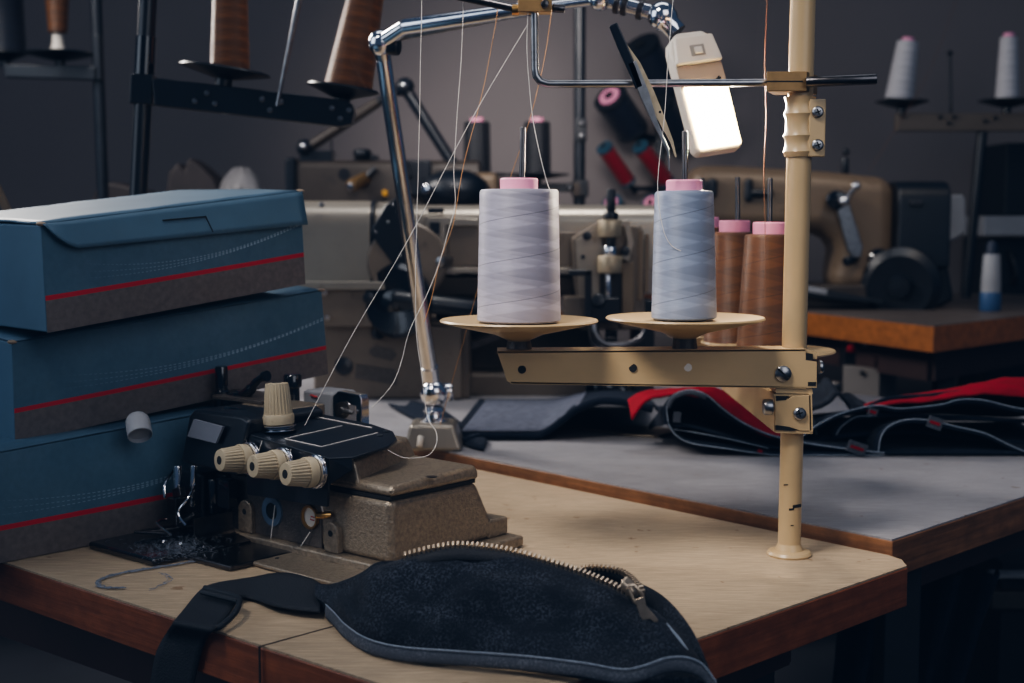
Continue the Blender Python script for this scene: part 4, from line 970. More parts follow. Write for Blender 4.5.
# ------------------------------------------------------------------ grey long-arm machine behind
GY = 2.42
gm = thing('long_arm_machine', 'large grey industrial sewing machine with black pulley cover behind the cones', 'sewing machine', at(400, 398, GY).xy.to_3d()+vec(0, 0, T2+.0005))
def extr(mb, prof, x0, x1): return mb.prism([(x0, y, z) for y, z in prof], (x1-x0, 0, 0))
def X(u, Y=GY): return (u-512)/FPX*Y
def Z(v, Y=GY): return at(512, v, Y).z
def px_box(u0, u1, v0, v1, Y, d, mb=None):
    mb = mb or MB(); return mb.bx(X(u0, Y), X(u1, Y), Y, Y+d, Z(v1, Y), Z(v0, Y))
def rprof(y0, y1, z0, z1, r, n=6, bot=False):
    pts = [(y0, z0), (y0, z1-r)]+[(y0+r-r*math.cos(t), z1-r+r*math.sin(t)) for t in [math.pi/2*i/n for i in range(1, n+1)]]
    pts += [(y1-r+r*math.sin(t), z1-r+r*math.cos(t)) for t in [math.pi/2*i/n for i in range(0, n+1)]]+[(y1, z0)]
    return pts
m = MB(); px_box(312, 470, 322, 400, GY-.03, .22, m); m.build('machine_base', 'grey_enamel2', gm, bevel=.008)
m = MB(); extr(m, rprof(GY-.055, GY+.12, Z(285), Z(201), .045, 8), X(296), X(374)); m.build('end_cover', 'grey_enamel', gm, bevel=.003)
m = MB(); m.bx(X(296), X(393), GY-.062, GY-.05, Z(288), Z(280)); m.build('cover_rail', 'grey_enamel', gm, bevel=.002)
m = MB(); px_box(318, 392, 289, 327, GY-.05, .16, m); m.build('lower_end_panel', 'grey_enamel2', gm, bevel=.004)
m = MB(); 
for u, v in ((322, 205), (324, 293), (383, 318), (386, 262), (327, 318)): m.lathe([(.005, 0), (.005, .002), (.002, .003)], at(u, v, GY-.0555), (0, -1, 0), 12)
m.build('cover_screws', 'steel', gm)
YB = GY-.062
m = MB(); m.prism([at(u, v, YB) for u, v in ((371, 230), (385, 205), (398, 196), (410, 197), (416, 240), (412, 262), (395, 268), (372, 236))], (0, .05, 0)); pcv = m.build('pulley_cover', 'black', gm, bevel=.003)
m = MB()
for u, v in ((393, 205), (376, 232), (400, 256), (388, 222)): m.lathe([(.0025, 0), (.001, .0015)], at(u, v, YB), (0, -1, 0), 10)
m.build('cover_rivets', 'steel', pcv)
m = MB(); extr(m, rprof(GY-.057, GY+.12, Z(288), Z(200.5), .046, 8), X(374), X(377)); m.build('cover_seam', 'black', gm)
m = MB(); extr(m, rprof(GY-.045, GY+.12, Z(285), Z(202), .045, 8), X(377), X(406)); m.build('arm_shoulder', 'grey_enamel', gm, bevel=.003)
m = MB(); m.lathe([(.070, .02), (.070, .0), (.066, -.003), (.0001, -.004)], at(407, 262, YB+.006), (0, 1, 0), 56, cap=False); m.build('round_cover', 'grey_enamel2', gm)
m = MB(); m.prism([at(u, v, YB+.01) for u, v in ((366, 240), (372, 230), (420, 230), (432, 300), (428, 326), (366, 326), (362, 300))], (0, .10, 0)); m.build('drive_housing', 'grey_enamel2', gm, bevel=.004)
m = MB(); P = [at(375+13*math.sin(t)-2*0, 232, YB) for t in (0,)]
arc = [at(398+24*math.cos(a), 243+26*math.sin(a), YB+.008) for a in [math.radians(x) for x in range(60, 215, 10)]]
m.tube(arc, .0032, 8); m.build('belt_guard_rim', 'black', gm)
hw = at(394, 301, YB-.008)
m = MB(); m.lathe([(.022, .038), (.062, .03), (.066, .02), (.066, .008), (.058, .0), (.02, .003), (.018, -.012), (.0001, -.014)], hw, (.35, 1, 0), 48); m.build('hand_wheel', 'black_gloss', gm)
m = MB(); m.rcyl(at(392, 299, YB-.012), at(489, 311, YB+.02), .0175, .004, 28); m.build('drive_shaft', 'black', gm)
m = MB(); m.rcyl(at(369, 298, YB), at(369, 298, YB+.03), .011, .003); m.rcyl(at(380, 333, YB+.02), at(376, 333, YB+.03), .012, .003); m.build('adjusting_knob', 'black', gm)
m = MB(); m.prism([at(u, v, GY-.0305) for u, v in ((370, 349), (376, 346), (392, 349), (397, 355), (392, 361), (374, 357), (369, 353))], (0, -.0012, 0)); m.build('name_plate', 'cast_dark', gm)
m = MB(); m.prism([at(u, v, GY-.0305) for u, v in ((356, 364), (396, 370), (397, 385), (355, 378))], (0, -.0012, 0)); m.build('name_plate', 'cast_dark', gm)
m = MB(); m.rcyl(at(344, 366, GY-.034), at(344, 366, GY-.02), .017, .004); m.build('oil_sight', 'black', gm)
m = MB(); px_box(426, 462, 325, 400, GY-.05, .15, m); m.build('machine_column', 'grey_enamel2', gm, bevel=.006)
# long arm
m = MB(); extr(m, rprof(GY-.03, GY+.13, Z(268), Z(205), .032, 8), X(405), X(656)); m.build('upper_arm', 'grey_enamel', gm, bevel=.002)
m = MB(); m.prism([at(u, v, GY-.034) for u, v in ((426, 216), (478, 219), (478, 226), (446, 226), (446, 268), (424, 266))], (0, -.010, 0)); m.build('arm_bracket', 'grey_enamel', gm, bevel=.002)
m = MB(); px_box(448, 482, 226, 266, GY-.036, .006, m); px_box(500, 590, 232, 266, GY-.033, .006, m); m.build('arm_panel', 'grey_enamel2', gm, bevel=.002)
m = MB(); px_box(430, 440, 222, 234, GY-.050, .01, m); px_box(428, 444, 208, 213, GY-.040, .01, m); m.build('arm_slot', 'black', gm, bevel=.001)
m = MB(); m.rcyl(at(440, 262, GY-.07), at(450, 260, GY-.03), .009, .003); m.build('arm_fitting', 'steel', gm)
m = MB(); px_box(405, 590, 268, 273, GY-.038, .16, m); m.build('arm_edge', 'grey_enamel', gm, bevel=.001)
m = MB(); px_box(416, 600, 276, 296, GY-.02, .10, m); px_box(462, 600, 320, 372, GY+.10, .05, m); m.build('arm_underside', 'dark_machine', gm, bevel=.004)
m = MB(); m.lathe([(.055, .02), (.058, .0), (.05, -.012), (.02, -.016), (.0001, -.016)], at(466, 305, GY+.02), (0, 1, 0), 36); m.build('dark_pulley', 'black', gm)
m = MB(); m.prism([at(u, v, GY+.02) for u, v in ((462, 345), (520, 326), (522, 330), (466, 352))], (0, .02, 0)); m.build('lever_bar', 'dark_steel', gm)
m = MB(); px_box(462, 640, 372, 400, GY+.02, .16, m); m.build('bed_arm', 'grey_enamel2', gm, bevel=.012)
# head
YH = GY-.06
m = MB(); m.prism([at(u, v, YH) for u, v in ((572, 238), (598, 222), (642, 226), (646, 330), (580, 330), (574, 280))], (0, .12, 0)); m.build('head_casting', 'grey_enamel2', gm, bevel=.004)
m = MB(); m.prism([at(u, v, YH-.006) for u, v in ((576, 240), (600, 224), (604, 262), (600, 318), (580, 318))], (0, .006, 0)); fcp = m.build('face_plate', 'grey_enamel', gm, bevel=.001)
m = MB()
for u, v, r in ((587, 236, .008), (583, 257, .004), (625, 251, .009)): m.lathe([(r, 0), (r*.9, .003), (.001, .004)], at(u, v, YH-.006 if u < 600 else YH-.02), (0, -1, 0), 16)
m.build('face_screws', 'black', fcp)
def vcyl(u, v0, v1, wpx, Y, name, mt, par=gm, e=.25):
    r = wpx/2/FPX*Y; return MB().rcyl(at(u, v1, Y), at(u, v0, Y), r, r*e, 24).build(name, mt, par)
vcyl(611, 189, 216, 9, YH-.02, 'regulator_screw', 'black'); vcyl(611, 212, 220, 15, YH-.02, 'lock_nut', 'black')
vcyl(610, 220, 237, 24, YH-.025, 'presser_bushing', 'rear_leg', e=.08); vcyl(611, 236, 248, 9, YH-.022, 'presser_bar', 'black')
vcyl(610, 246, 257, 14, YH-.022, 'bar_nut', 'chrome'); vcyl(610, 256, 273, 25, YH-.025, 'lower_bushing', 'rear_leg', e=.08)
vcyl(608, 272, 302, 6, YH-.025, 'needle_bar', 'chrome')
m = MB(); px_box(600, 622, 272, 316, YH-.012, .01, m); m.build('head_recess', 'black', gm)
m = MB(); m.prism([at(u, v, YH-.022) for u, v in ((623, 221), (629, 220), (634, 243), (629, 262), (622, 258), (628, 243))], (0, .012, 0)); m.build('side_bracket', 'grey_enamel', gm, bevel=.001)
m = MB(); px_box(622, 634, 262, 328, YH-.018, .02, m); m.build('guide_column', 'beige_machine', gm, bevel=.002)
m = MB(); px_box(638, 643, 230, 300, YH-.004, .01, m); px_box(645, 649, 234, 292, YH-.004, .01, m); m.build('brass_strips', 'beige_machine', gm, bevel=.001)
m = MB(); px_box(569, 592, 270, 276, YH-.05, .02, m); px_box(585, 592, 270, 318, YH-.05, .02, m); px_box(588, 620, 298, 322, YH-.045, .03, m); m.rcyl(at(599, 300, YH-.05), at(599, 303, YH-.02), .012, .003); m.build('presser_linkage', 'black', gm, bevel=.002)
m = MB(); px_box(564, 586, 297, 326, YH-.03, .06, m); m.build('side_housing', 'grey_enamel2', gm, bevel=.003)
m = MB(); m.tube(smooth_path([at(594, 322, YH-.05), at(596, 335, YH-.055), at(606, 344, YH-.055), at(626, 344, YH-.05), at(640, 338, YH-.04), at(645, 328, YH-.03)]), .0055, 10); m.tube(smooth_path([at(590, 322, YH-.04), at(592, 338, YH-.04), at(598, 348, YH-.04)]), .006, 10); m.build('knee_lifter_rod', 'dark_steel', gm)
m = MB(); px_box(586, 606, 384, 402, YH-.02, .04, m); px_box(608, 628, 380, 403, YH-.025, .04, m); m.rcyl(at(604, 388, YH-.03), at(604, 388, YH+.02), .018, .004); m.rcyl(at(618, 392, YH-.03), at(618, 392, YH+.02), .016, .004);  px_box(606, 618, 330, 384, YH-.01, .02, m); m.build('presser_foot', 'black_gloss', gm, bevel=.004)
m = MB(); px_box(634, 655, 300, 392, YH+.02, .08, m); m.build('side_plate', 'black', gm, bevel=.003)
m = MB(); m.prism([at(u, v, GY+.02) for u, v in ((548, 236), (556, 226), (559, 228), (551, 262), (547, 262))], (0, .01, 0)); m.build('thread_lever', 'steel', gm)
# ------------------------------------------------------------------ dark machine on the rear bench
DY = 3.4
dm = thing('dark_machine', 'dark taupe sewing machine on the rear bench behind the chrome lamp arm', 'sewing machine', vec(X(390, DY), DY+.05, T3+.0005))
m = MB(); extr(m, rprof(DY, DY+.14, T3+.12, Z(160, DY), .02, 4), X(289, DY), X(480, DY)); m.build('machine_arm', 'dark_machine', dm, bevel=.006)
m = MB(); extr(m, rprof(DY-.02, DY+.16, T3+.001, T3+.13, .01, 3), X(300, DY), X(372, DY)); extr(m, rprof(DY-.02, DY+.16, T3+.001, T3+.06, .01, 3), X(300, DY), X(480, DY)); m.build('machine_bed', 'dark_machine', dm, bevel=.004)
m = MB(); px_box(286, 297, 157, 215, DY-.01, .16, m); m.build('end_belt_cover', 'black', dm, bevel=.008)
m = MB(); px_box(301, 334, 150, 163, DY+.01, .06, m); px_box(355, 372, 150, 162, DY+.02, .05, m); m.rcyl(at(362, 158, DY+.02), at(362, 149, DY+.02), .022, .006); px_box(332, 334, 140, 152, DY+.03, .004, m); px_box(368, 379, 155, 164, DY+.02, .05, m); m.build('top_fittings', 'black', dm, bevel=.004)
m = MB(); m.rcyl(at(351, 186, DY-.05), at(366, 178, DY-.0), .016, .003); m.build('tension_post', 'brassblock', dm)
m = MB(); m.rcyl(at(350, 187, DY-.055), at(352, 186, DY-.045), .010, .002); m.rcyl(at(425, 189, DY-.08), at(440, 189, DY-.02), .012, .003); m.build('chrome_stud', 'chrome', dm)
m = MB(); m.cyl(at(344, 174, DY-.004), at(344, 174, DY+.01), .014); m.rcyl(at(366, 178, DY-.01), at(376, 168, DY-.01), .008, .002); m.build('dial', 'black', dm)
m = MB(); m.sphere(at(455, 190, DY-.03), .085, 24, 14, (1, .6, .6)); px_box(405, 432, 160, 196, DY-.02, .05, m); px_box(440, 470, 176, 205, DY-.03, .05, m); m.prism([at(u, v, DY-.03) for u, v in ((403, 158), (408, 160), (413, 177), (406, 180))], (0, .02, 0)); m.build('motor_head', 'black', dm, bevel=.006)
m = MB(); px_box(383, 388, 190, 196, DY-.03, .02, m); m.build('yellow_tab', 'yellow', dm, bevel=.002)
m = MB(); px_box(470, 500, 172, 210, DY-.02, .10, m); m.build('head_end', 'beige_machine', dm, bevel=.02)
al_ = thing('folding_lamp_arm', 'dark angled lamp arm folded like a roof above the dark machine', 'lamp arm', at(306, 150, DY))
m = MB(); m.cyl(at(305, 150, DY+.02), at(378, 102, DY+.02), .013, n=14); m.build('arm_tube', 'dark_machine', al_)
m = MB(); m.cyl(at(405, 88, DY+.02), at(458, 172, DY+.02), .015, n=14); m.build('arm_tube', 'black', al_)
m = MB(); m.cyl(at(378, 102, DY+.03), at(405, 88, DY+.03), .011, n=14); m.sphere(at(405, 87, DY+.02), .024); m.sphere(at(305, 148, DY+.02), .022); m.build('arm_joint', 'black', al_)
m = MB(); m.sphere(at(404, 85, DY-.004), .008); m.sphere(at(304, 146, DY-.004), .008); m.build('joint_screw', 'chrome', al_)
m = MB(); m.cyl(at(305, 150, DY+.03), vec(X(305, DY), DY+.03, T3+.05), .012); m.build('arm_mount', 'black', al_)
# ------------------------------------------------------------------ stands with cones at the back
def far_cone(label, u, vt, vb, wt, wb, Y, mt, group, core='pink', lean=0, hc=5, wc=None):
    b = at(u, vb, Y); h = (vb-vt)/FPX*Y
    return cone(label, b, [(wb/2/FPX*Y, 0), (wt/2/FPX*Y, h)], (wc or wt*.5)/2/FPX*Y, h+hc/FPX*Y, mt, group, (0, lean, 0), core)
def dish(par, u, v, wpx, Y, mt='black', drop=14):
    R = wpx/2/FPX*Y; c = at(u, v, Y); k = FPX/Y
    MB().lathe([(.012, -drop/k), (.012, -drop*.55/k), (R*.5, -drop*.35/k), (R, 0), (R*.97, .003), (.012, -.004)], c, (0, 0, 1), 40).build('cone_plate', mt, par)
def dish_dir(par, u, v, wpx, Y, ax, mt='black', drop=14):
    R = wpx/2/FPX*Y; c = at(u, v, Y); k = FPX/Y
    MB().lathe([(.012, -drop/k), (.012, -drop*.55/k), (R*.5, -drop*.35/k), (R, 0), (R*.97, .003), (.012, -.004)], c, ax, 40).build('cone_plate', mt, par)
SY = 1.92
sa_ = thing('black_thread_stand', 'black thread stand with bronze cones rising behind the blue cartons', 'thread stand', vec(X(128, SY), SY, T+.0005))
pt = at(150, -40, SY); pbm = at(138.5, 190, SY); low = pt+(pbm-pt)*((pt.z-T-.001)/(pt.z-pbm.z))
MB().cyl(low, pt, .0125, n=20).build('pole', 'black', sa_); MB().lathe([(.03, 0), (.03, .003), (.014, .008)], vec(low.x, low.y, T+.0005), (0, 0, 1), 28).build('foot', 'black', sa_)
ln = lambda v: pt.lerp(pbm, (v+40)/230)
MB().cyl(ln(74), ln(36), .0142).build('ribbed_sleeve', 'black_gloss', sa_)
MB().bar(ln(104), ln(74), .032, .026, (0, 1, 0)).build('clamp', 'black', sa_, bevel=.002)
m = MB(); quad(m, [(152, 79), (160, 78), (345, 100), (352, 104), (354, 112), (351, 124), (340, 126.5), (154, 105)], SY-.022, .03); ba = m.build('beam', 'black', sa_, bevel=.0015)
m = MB()
for u, v in ((195, 101), (207, 93), (215, 103.5), (262, 99), (281, 102), (270, 110), (332, 108), (340.5, 118.5), (349, 110)): m.lathe([(.0042, 0), (.003, .0018), (.0005, .0022)], at(u, v, SY-.022), (0, -1, 0), 12)
m.build('rivets', 'steel', ba)
up1 = vec(.03, 0, 1).normalized()
dish_dir(sa_, 225, 71, 90, SY, vec(.14, 0, 1), drop=15); dish_dir(sa_, 343, 89, 72, SY, vec(.14, 0, 1), drop=18)
MB().cyl(at(305, -30, SY-.04), at(277, 106, SY-.026), .0048, .0022).build('thread_guide_wire', 'steel', sa_)
gb = 'bronze cones on the black stand'
far_cone('upright bronze thread cone on the black stand, left one', 230, -60, 70, 30, 39, SY, 'bronze_thread', gb, lean=.02)
far_cone('bronze thread cone leaning right on the end of the black beam', 348, -45, 89, 30, 48, SY, 'bronze_thread', gb, lean=.20)
BY = 3.3
s2_ = thing('dim_thread_stand', 'dim dark thread stand at the far left edge', 'thread stand', vec(X(104, BY), BY, T3+.0005))
m = MB(); pt = at(95, -30, BY); q = at(103, 195, BY); low = pt+(q-pt)*((pt.z-T3-.002)/(pt.z-q.z)); m.cyl(low, pt, .0135); m.build('pole', 'black', s2_)
m = MB(); quad(m, [(3, 64), (98, 66), (98, 80), (4, 77)], BY-.03, .03); m.build('beam', 'black', s2_, bevel=.003)
m = MB(); px_box(99, 106, 34, 80, BY-.03, .03, m); m.build('clamp', 'black', s2_, bevel=.003)
dish(s2_, 60, 54, 70, BY, drop=13); dish(s2_, 5, 54, 44, BY, drop=13)
far_cone('dark brown thread cone on a pale core hanging by the far left stand', 58, -50, 33, 30, 18, BY, 'brown_thread', 'cones on the dim left stand')
m = MB(); m.lathe([(.022, 0), (.018, .006), (.014, .02), (.012, .045)], at(58, 53, BY), (0, 0, 1), 24); m.build('pale_cone_core', 'white_plastic', s2_)
m = MB(); m.lathe([(.052, 0), (.052, .30), (.03, .301)], at(4, 53, BY), (0, 0, 1), 32); 
cone('large dark navy cone cut by the left edge of the picture', at(4, 53, BY), [(.052, 0), (.046, .20)], .02, .215, 'navy_thread', 'cones on the dim left stand')
KY = 3.62
s3_ = thing('rear_thread_stand', 'dark rear pole stand carrying two black cones behind the lilac cone', 'thread stand', vec(X(579, KY), KY, T3+.0005))
MB().cyl(vec(X(579, KY), KY, T3+.001), at(580, -30, KY), .0155).build('pole', 'black', s3_)
m = MB(); px_box(574, 586, 118, 142, KY-.025, .04, m); px_box(572, 588, 180, 197, KY-.025, .04, m); m.build('clamp', 'black', s3_, bevel=.004)
m = MB(); m.sphere(at(582, 124, KY-.03), .008); m.sphere(at(582, 136, KY-.03), .008); m.sphere(at(570, 188, KY-.03), .008); m.build('clamp_screws', 'steel', s3_)
m = MB(); px_box(440, 583, 183, 192, KY-.01, .02, m); m.build('beam', 'black', s3_, bevel=.002)
dish(s3_, 476, 175, 72, KY, drop=9); dish(s3_, 537, 175, 66, KY, drop=9)
far_cone('black thread cone left behind the taut white thread', 477, 123, 174, 26, 28, KY, 'black_thread', 'black cones on the rear stand', hc=4, wc=13)
far_cone('black thread cone right behind the lilac cone spindle', 537, 123, 174, 26, 28, KY, 'black_thread', 'black cones on the rear stand', hc=4, wc=13)
# ------------------------------------------------------------------ wall rack with spools
RY = 4.24
rk = thing('wall_rack', 'black peg rack on the back wall holding red and navy spools', 'rack', at(655, 200, RY))
m = MB(); px_box(654, 662, 60, 235, RY+.01, .04, m); m.build('rack_post', 'black', rk, bevel=.004)
pegs = MB()
def spool(label, ua, va, ub, vb_, w, mt, capm, group, core=None):
    a = at(ua, va, RY-.12); b = at(ub, vb_, RY-.03); ax = (b-a); L = ax.length; r = w/2/FPX*RY
    t = thing('thread_spool', label, 'thread spool', a, ax.to_track_quat('Z', 'Y').to_euler(), group); LOCAL.add(t.name)
    MB().lathe([(r*.9, L*.06), (r, L*.08), (r, L*.92), (r*.9, L*.94)], n=36).build('thread_winding', mt, t)
    MB().lathe([(r*.55, -.002), (r*1.04, 0), (r*1.04, L*.05), (r*.8, L*.08)], n=32).build('spool_cap', capm, t)
    MB().lathe([(r*.8, L*.92), (r*1.04, L*.95), (r*1.04, L), (r*.5, L+.003)], n=32).build('spool_cap', capm, t)
    if core: MB().lathe([(r*.65, -.003), (r*.62, -.008), (r*.3, -.008), (r*.28, -.003)], n=32).build('core', core, t)
    MB().lathe([(r*.28, -.0085), (r*.001, -.0086)], n=20).build('core_hole', 'dark_hole', t)
    pegs.cyl(b, b+ax.normalized()*.05, .008)
    pegs.bar(b+ax.normalized()*.03, vec(at(657, 0, RY).x, RY+.02, b.z-.02), .014, .014)
gr = 'spools on the wall rack'
spool('red spool with teal cap, left of the two on the wall rack', 604, 147, 628, 182, 16, 'red_thread', 'core_red', gr)
spool('red spool with teal cap, right of the two on the wall rack', 640, 146, 667, 182, 16, 'red_thread', 'core_red', gr)
spool('navy spool with a pink core, upper left on the wall rack', 610, 97, 632, 130, 33, 'navy_thread', 'black_matt', gr, 'pink')
spool('big navy spool above the others, behind the tweezers', 640, 46, 664, 92, 38, 'navy_thread', 'black_matt', gr)
spool('navy spool right of the tweezers, beside the glowing lamp head', 659, 104, 682, 138, 26, 'navy_thread', 'black_matt', gr)
spool('small navy spool with pink core under the left red spool', 612, 203, 626, 222, 20, 'navy_thread', 'core_red', gr, 'pink')
spool('small navy spool with pink core under the right red spool', 651, 203, 668, 222, 20, 'navy_thread', 'core_red', gr, 'pink')
pegs.build('peg', 'black', rk)
# ------------------------------------------------------------------ beige machine on the back table
EY_ = 3.3
EZ = lambda v: Z(v, EY_); EXx = lambda u: X(u, EY_)
be = thing('beige_machine', 'beige sewing machine with black pulley end on the orange-edged table at right', 'sewing machine', vec(EXx(850), EY_+.08, T3+.0005))
m = MB(); m.prism([at(u, v, EY_) for u, v in ((690, 165), (730, 165), (830, 171), (898, 178), (898, 236), (893, 296), (832, 292), (838, 250), (833, 240), (820, 233), (800, 232), (690, 232))], (0, .17, 0)); m.build('machine_body', 'beige_machine', be, bevel=.045, seg=6)
m = MB(); px_box(820, 905, 285, 300, EY_-.02, .2, m); m.bx(EXx(690), EXx(905), EY_-.02, EY_+.18, T3+.001, T3+.035); m.build('machine_bed', 'dark_machine', be, bevel=.006)
m = MB(); m.bar(at(800, 287, EY_-.04), at(880, 302, EY_-.04), .05, .012); m.bar(at(800, 293, EY_-.06), at(870, 300, EY_-.06), .04, .012); m.build('base_rail', 'black', be, bevel=.002)
MB().bar(at(803, 288, EY_-.07), at(826, 292, EY_-.07), .03, .014).build('pale_block', 'grey_plastic', be, bevel=.002)
m = MB(); extr(m, rprof(EY_-.03, EY_+.2, EZ(268), EZ(181), .05, 6), EXx(893), EXx(946)); m.build('pulley_end', 'black', be, bevel=.008)
m = MB(); px_box(908, 922, 200, 206, EY_-.04, .02, m); m.build('pulley_highlight_band', 'dark_steel', be, bevel=.004)
m = MB(); m.prism([at(u, v, EY_+.02) for u, v in ((942, 196), (963, 194), (966, 200), (966, 232), (958, 238), (944, 244))], (0, .12, 0)); m.build('end_box', 'grey_plastic', be, bevel=.006)
m = MB(); m.lathe([(.02, .06), (.088, .05), (.094, .03), (.094, .012), (.075, .0), (.03, .004), (.025, -.02), (.0001, -.022)], at(900, 287, EY_-.06), (.45, 1, .1), 48); m.build('hand_wheel', 'black', be)
m = MB(); m.prism([at(u, v, EY_+.01) for u, v in ((905, 250), (945, 245), (955, 300), (940, 308), (905, 308))], (0, .10, 0)); m.build('belt_guard', 'black', be, bevel=.01)
m = MB(); m.lathe([(.024, 0), (.024, .02), (.018, .026)], at(877, 258, EY_), (0, -1, 0), 28); m.build('dial_knob', 'black_gloss', be)
m = MB(); m.prism([at(u, v, EY_-.01) for u, v in ((832, 196), (836, 190), (845, 192), (848, 202), (862, 246), (860, 258), (852, 258), (846, 250))], (0, -.012, 0)); sp_ = m.build('stitch_lever_plate', 'steel', be, bevel=.004)
m = MB(); m.rcyl(at(836, 200, EY_-.04), at(836, 200, EY_), .024, .006); m.rcyl(at(846, 262, EY_-.03), at(856, 258, EY_-.0), .012, .004); m.build('lever_pivot', 'black_gloss', sp_)
m = MB(); m.cyl(at(843, 203, EY_-.04), at(855, 188, EY_-.06), .007); m.sphere(at(856, 186, EY_-.06), .011); m.sphere(at(844, 201, EY_-.05), .013); m.build('lever_handle', 'chrome', be)
m = MB()
for u, v, w, h in ((748, 190, 9, 24), (758, 193, 30, 9), (702, 205, 16, 50), (712, 188, 10, 20)): px_box(u-w/2, u+w/2, v-h/2, v+h/2, EY_-.015, .02, m)
m.build('face_fittings', 'black', be, bevel=.01)
m = MB(); m.rcyl(at(845, 174, EY_+.08), at(845, 158, EY_+.08), .009, .002); m.sphere(at(846, 152, EY_+.08), .009); m.build('top_peg', 'black', be)
# ------------------------------------------------------------------ far right stand, bottle, cabinet
WY = 3.75
fr = thing('far_thread_stand', 'dim grey-beamed thread stand with two white cones at far right', 'thread stand', vec(X(968, WY), WY, T3+.0005))
m = MB(); m.cyl(vec(X(966, WY), WY, T3+.001), at(983, 125, WY), .014); m.build('pole', 'black', fr)
m = MB(); px_box(893, 1060, 113, 131, WY-.02, .03, m); bmm = m.build('beam', 'grey_enamel2', fr, bevel=.003)
m = MB()
for u, v in ((903, 116), (940, 117), (949, 123), (954, 117), (985, 121), (995, 118)): m.sphere(at(u, v, WY-.022), .006)
m.build('rivets', 'black', bmm)
dish(fr, 902, 102, 52, WY, drop=12); dish(fr, 1007, 101, 56, WY, drop=12)
m = MB(); m.cyl(at(951, 113, WY), at(950, 55, WY), .004); m.sphere(at(950, 53, WY), .008); m.build('spindle', 'black', fr)
far_cone('white thread cone leaning slightly on the left plate of the far right stand', 899, 43, 100, 21, 28, WY, 'white_thread', 'white cones at far right', lean=.13, hc=4, wc=12)
far_cone('upright white thread cone on the right plate of the far right stand', 1007, 39, 99, 17, 23, WY, 'white_thread', 'white cones at far right', hc=4, wc=11)
bt = thing('dispenser_bottle', 'small white bottle with blue top and blue base on the orange-edged table', 'bottle', gz(990, 311, T3))
bo = gz(990, 311, T3); kk = bo.y/FPX
MB().lathe([(9.5*kk, 0), (10.5*kk, .004), (10.2*kk, 18*kk), (9.8*kk, 19*kk)], bo, (0, 0, 1), 28).build('blue_base', 'blue_bottle' if 'blue_bottle' in M else 'navy_plastic', bt)
MB().lathe([(9.8*kk, 19*kk), (9.6*kk, 30*kk), (8.2*kk, 55*kk), (7.5*kk, 57*kk)], bo, (0, 0, 1), 28).build('bottle_body', 'grey_plastic', bt)
MB().lathe([(6*kk, 57*kk), (5.5*kk, 66*kk), (3.5*kk, 70*kk)], bo, (0, 0, 1), 28).build('blue_cap', 'navy_plastic', bt)
m = MB(); px_box(982, 1100, 216, 236, 3.9, .25, m); sh = tag(m.build('wall_shelf', 'grey_plastic', bevel=.004), 'pale grey shelf edge at the right edge of the picture', 'shelf')
cb = thing('dark_cabinet', 'dark navy metal cabinet at the far right edge', 'cabinet', vec(X(1060, 4.05), 4.1, 0))
m = MB(); m.bx(X(986, 4.06), 1.9, 4.02+.02, 4.28, 0, Z(238, 4.06)); m.build('cabinet_body', 'black', cb, bevel=.004)
m = MB(); m.bx(X(1000, 4.02), 1.9, 4.0, 4.28, Z(215, 4.02), Z(143, 4.02)); m.build('upper_unit', 'black_matt', cb, bevel=.004)
m = MB(); m.tube(smooth_path([at(1010, 252, 4.03), at(1014, 262, 4.02), at(1016, 275, 4.02), at(1013, 285, 4.03)]), .008, 8); m.build('cabinet_handle', 'dark_steel', cb)
# junction box and bulbs under the back table
jb = thing('junction_box', 'grey metal switch box hanging under the orange-edged table', 'switch box', at(870, 408, 3.05))
m = MB(); e1 = [at(843, 365, 3.05), at(880, 369, 3.0), at(897, 366, 3.15), at(860, 363, 3.2)]; dz = .105
m.hexa([p-vec(0, 0, dz) for p in e1]+e1); m.build('box_body', 'junction', jb, bevel=.003)
m = MB(); m.sphere(at(862, 373, 3.02), .006); m.build('box_screw', 'black', jb); m = MB(); m.bx(X(845, 3.1), X(895, 3.1), 3.08, 3.18, at(870, 366, 3.1).z, T3-.05); m.build('hanger', 'black', jb)
for i, (u, v, r) in enumerate(((878, 352, 8), (899, 354, 9), (868, 340, 5))):
    m = MB(); m.lathe([(r*.5, 0), (r, r*.35), (r*.9, r*1.5), (r*.4, r*2.1)], (0, 0, 0), (0, 0, 1), 20)
    k = 3.05/FPX; c = at(u, v+8, 3.05); m.v = [c+p*k for p in m.v]
    tag(m.build('porcelain_knob', 'grey_plastic'), ['grey round knob under the table, above the middle of the switch box', 'grey round knob under the table, right of its twin above the switch box', 'smallest grey knob close under the orange table edge'][i], 'knob', 'round knobs under the orange-edged table')
m = MB(); m.rcyl(at(820, 385, 3.0), at(840, 385, 3.0), .010, .003); tag(m.build('metal_tube', 'steel'), 'short pale metal tube left of the grey switch box', 'tube')
m = MB(); m.sphere(at(851, 349, 3.0), .010, 16, 10, (1, .6, 1)); tag(m.build('red_tag', 'redcloth'), 'small red tag under the orange-edged table', 'tag')
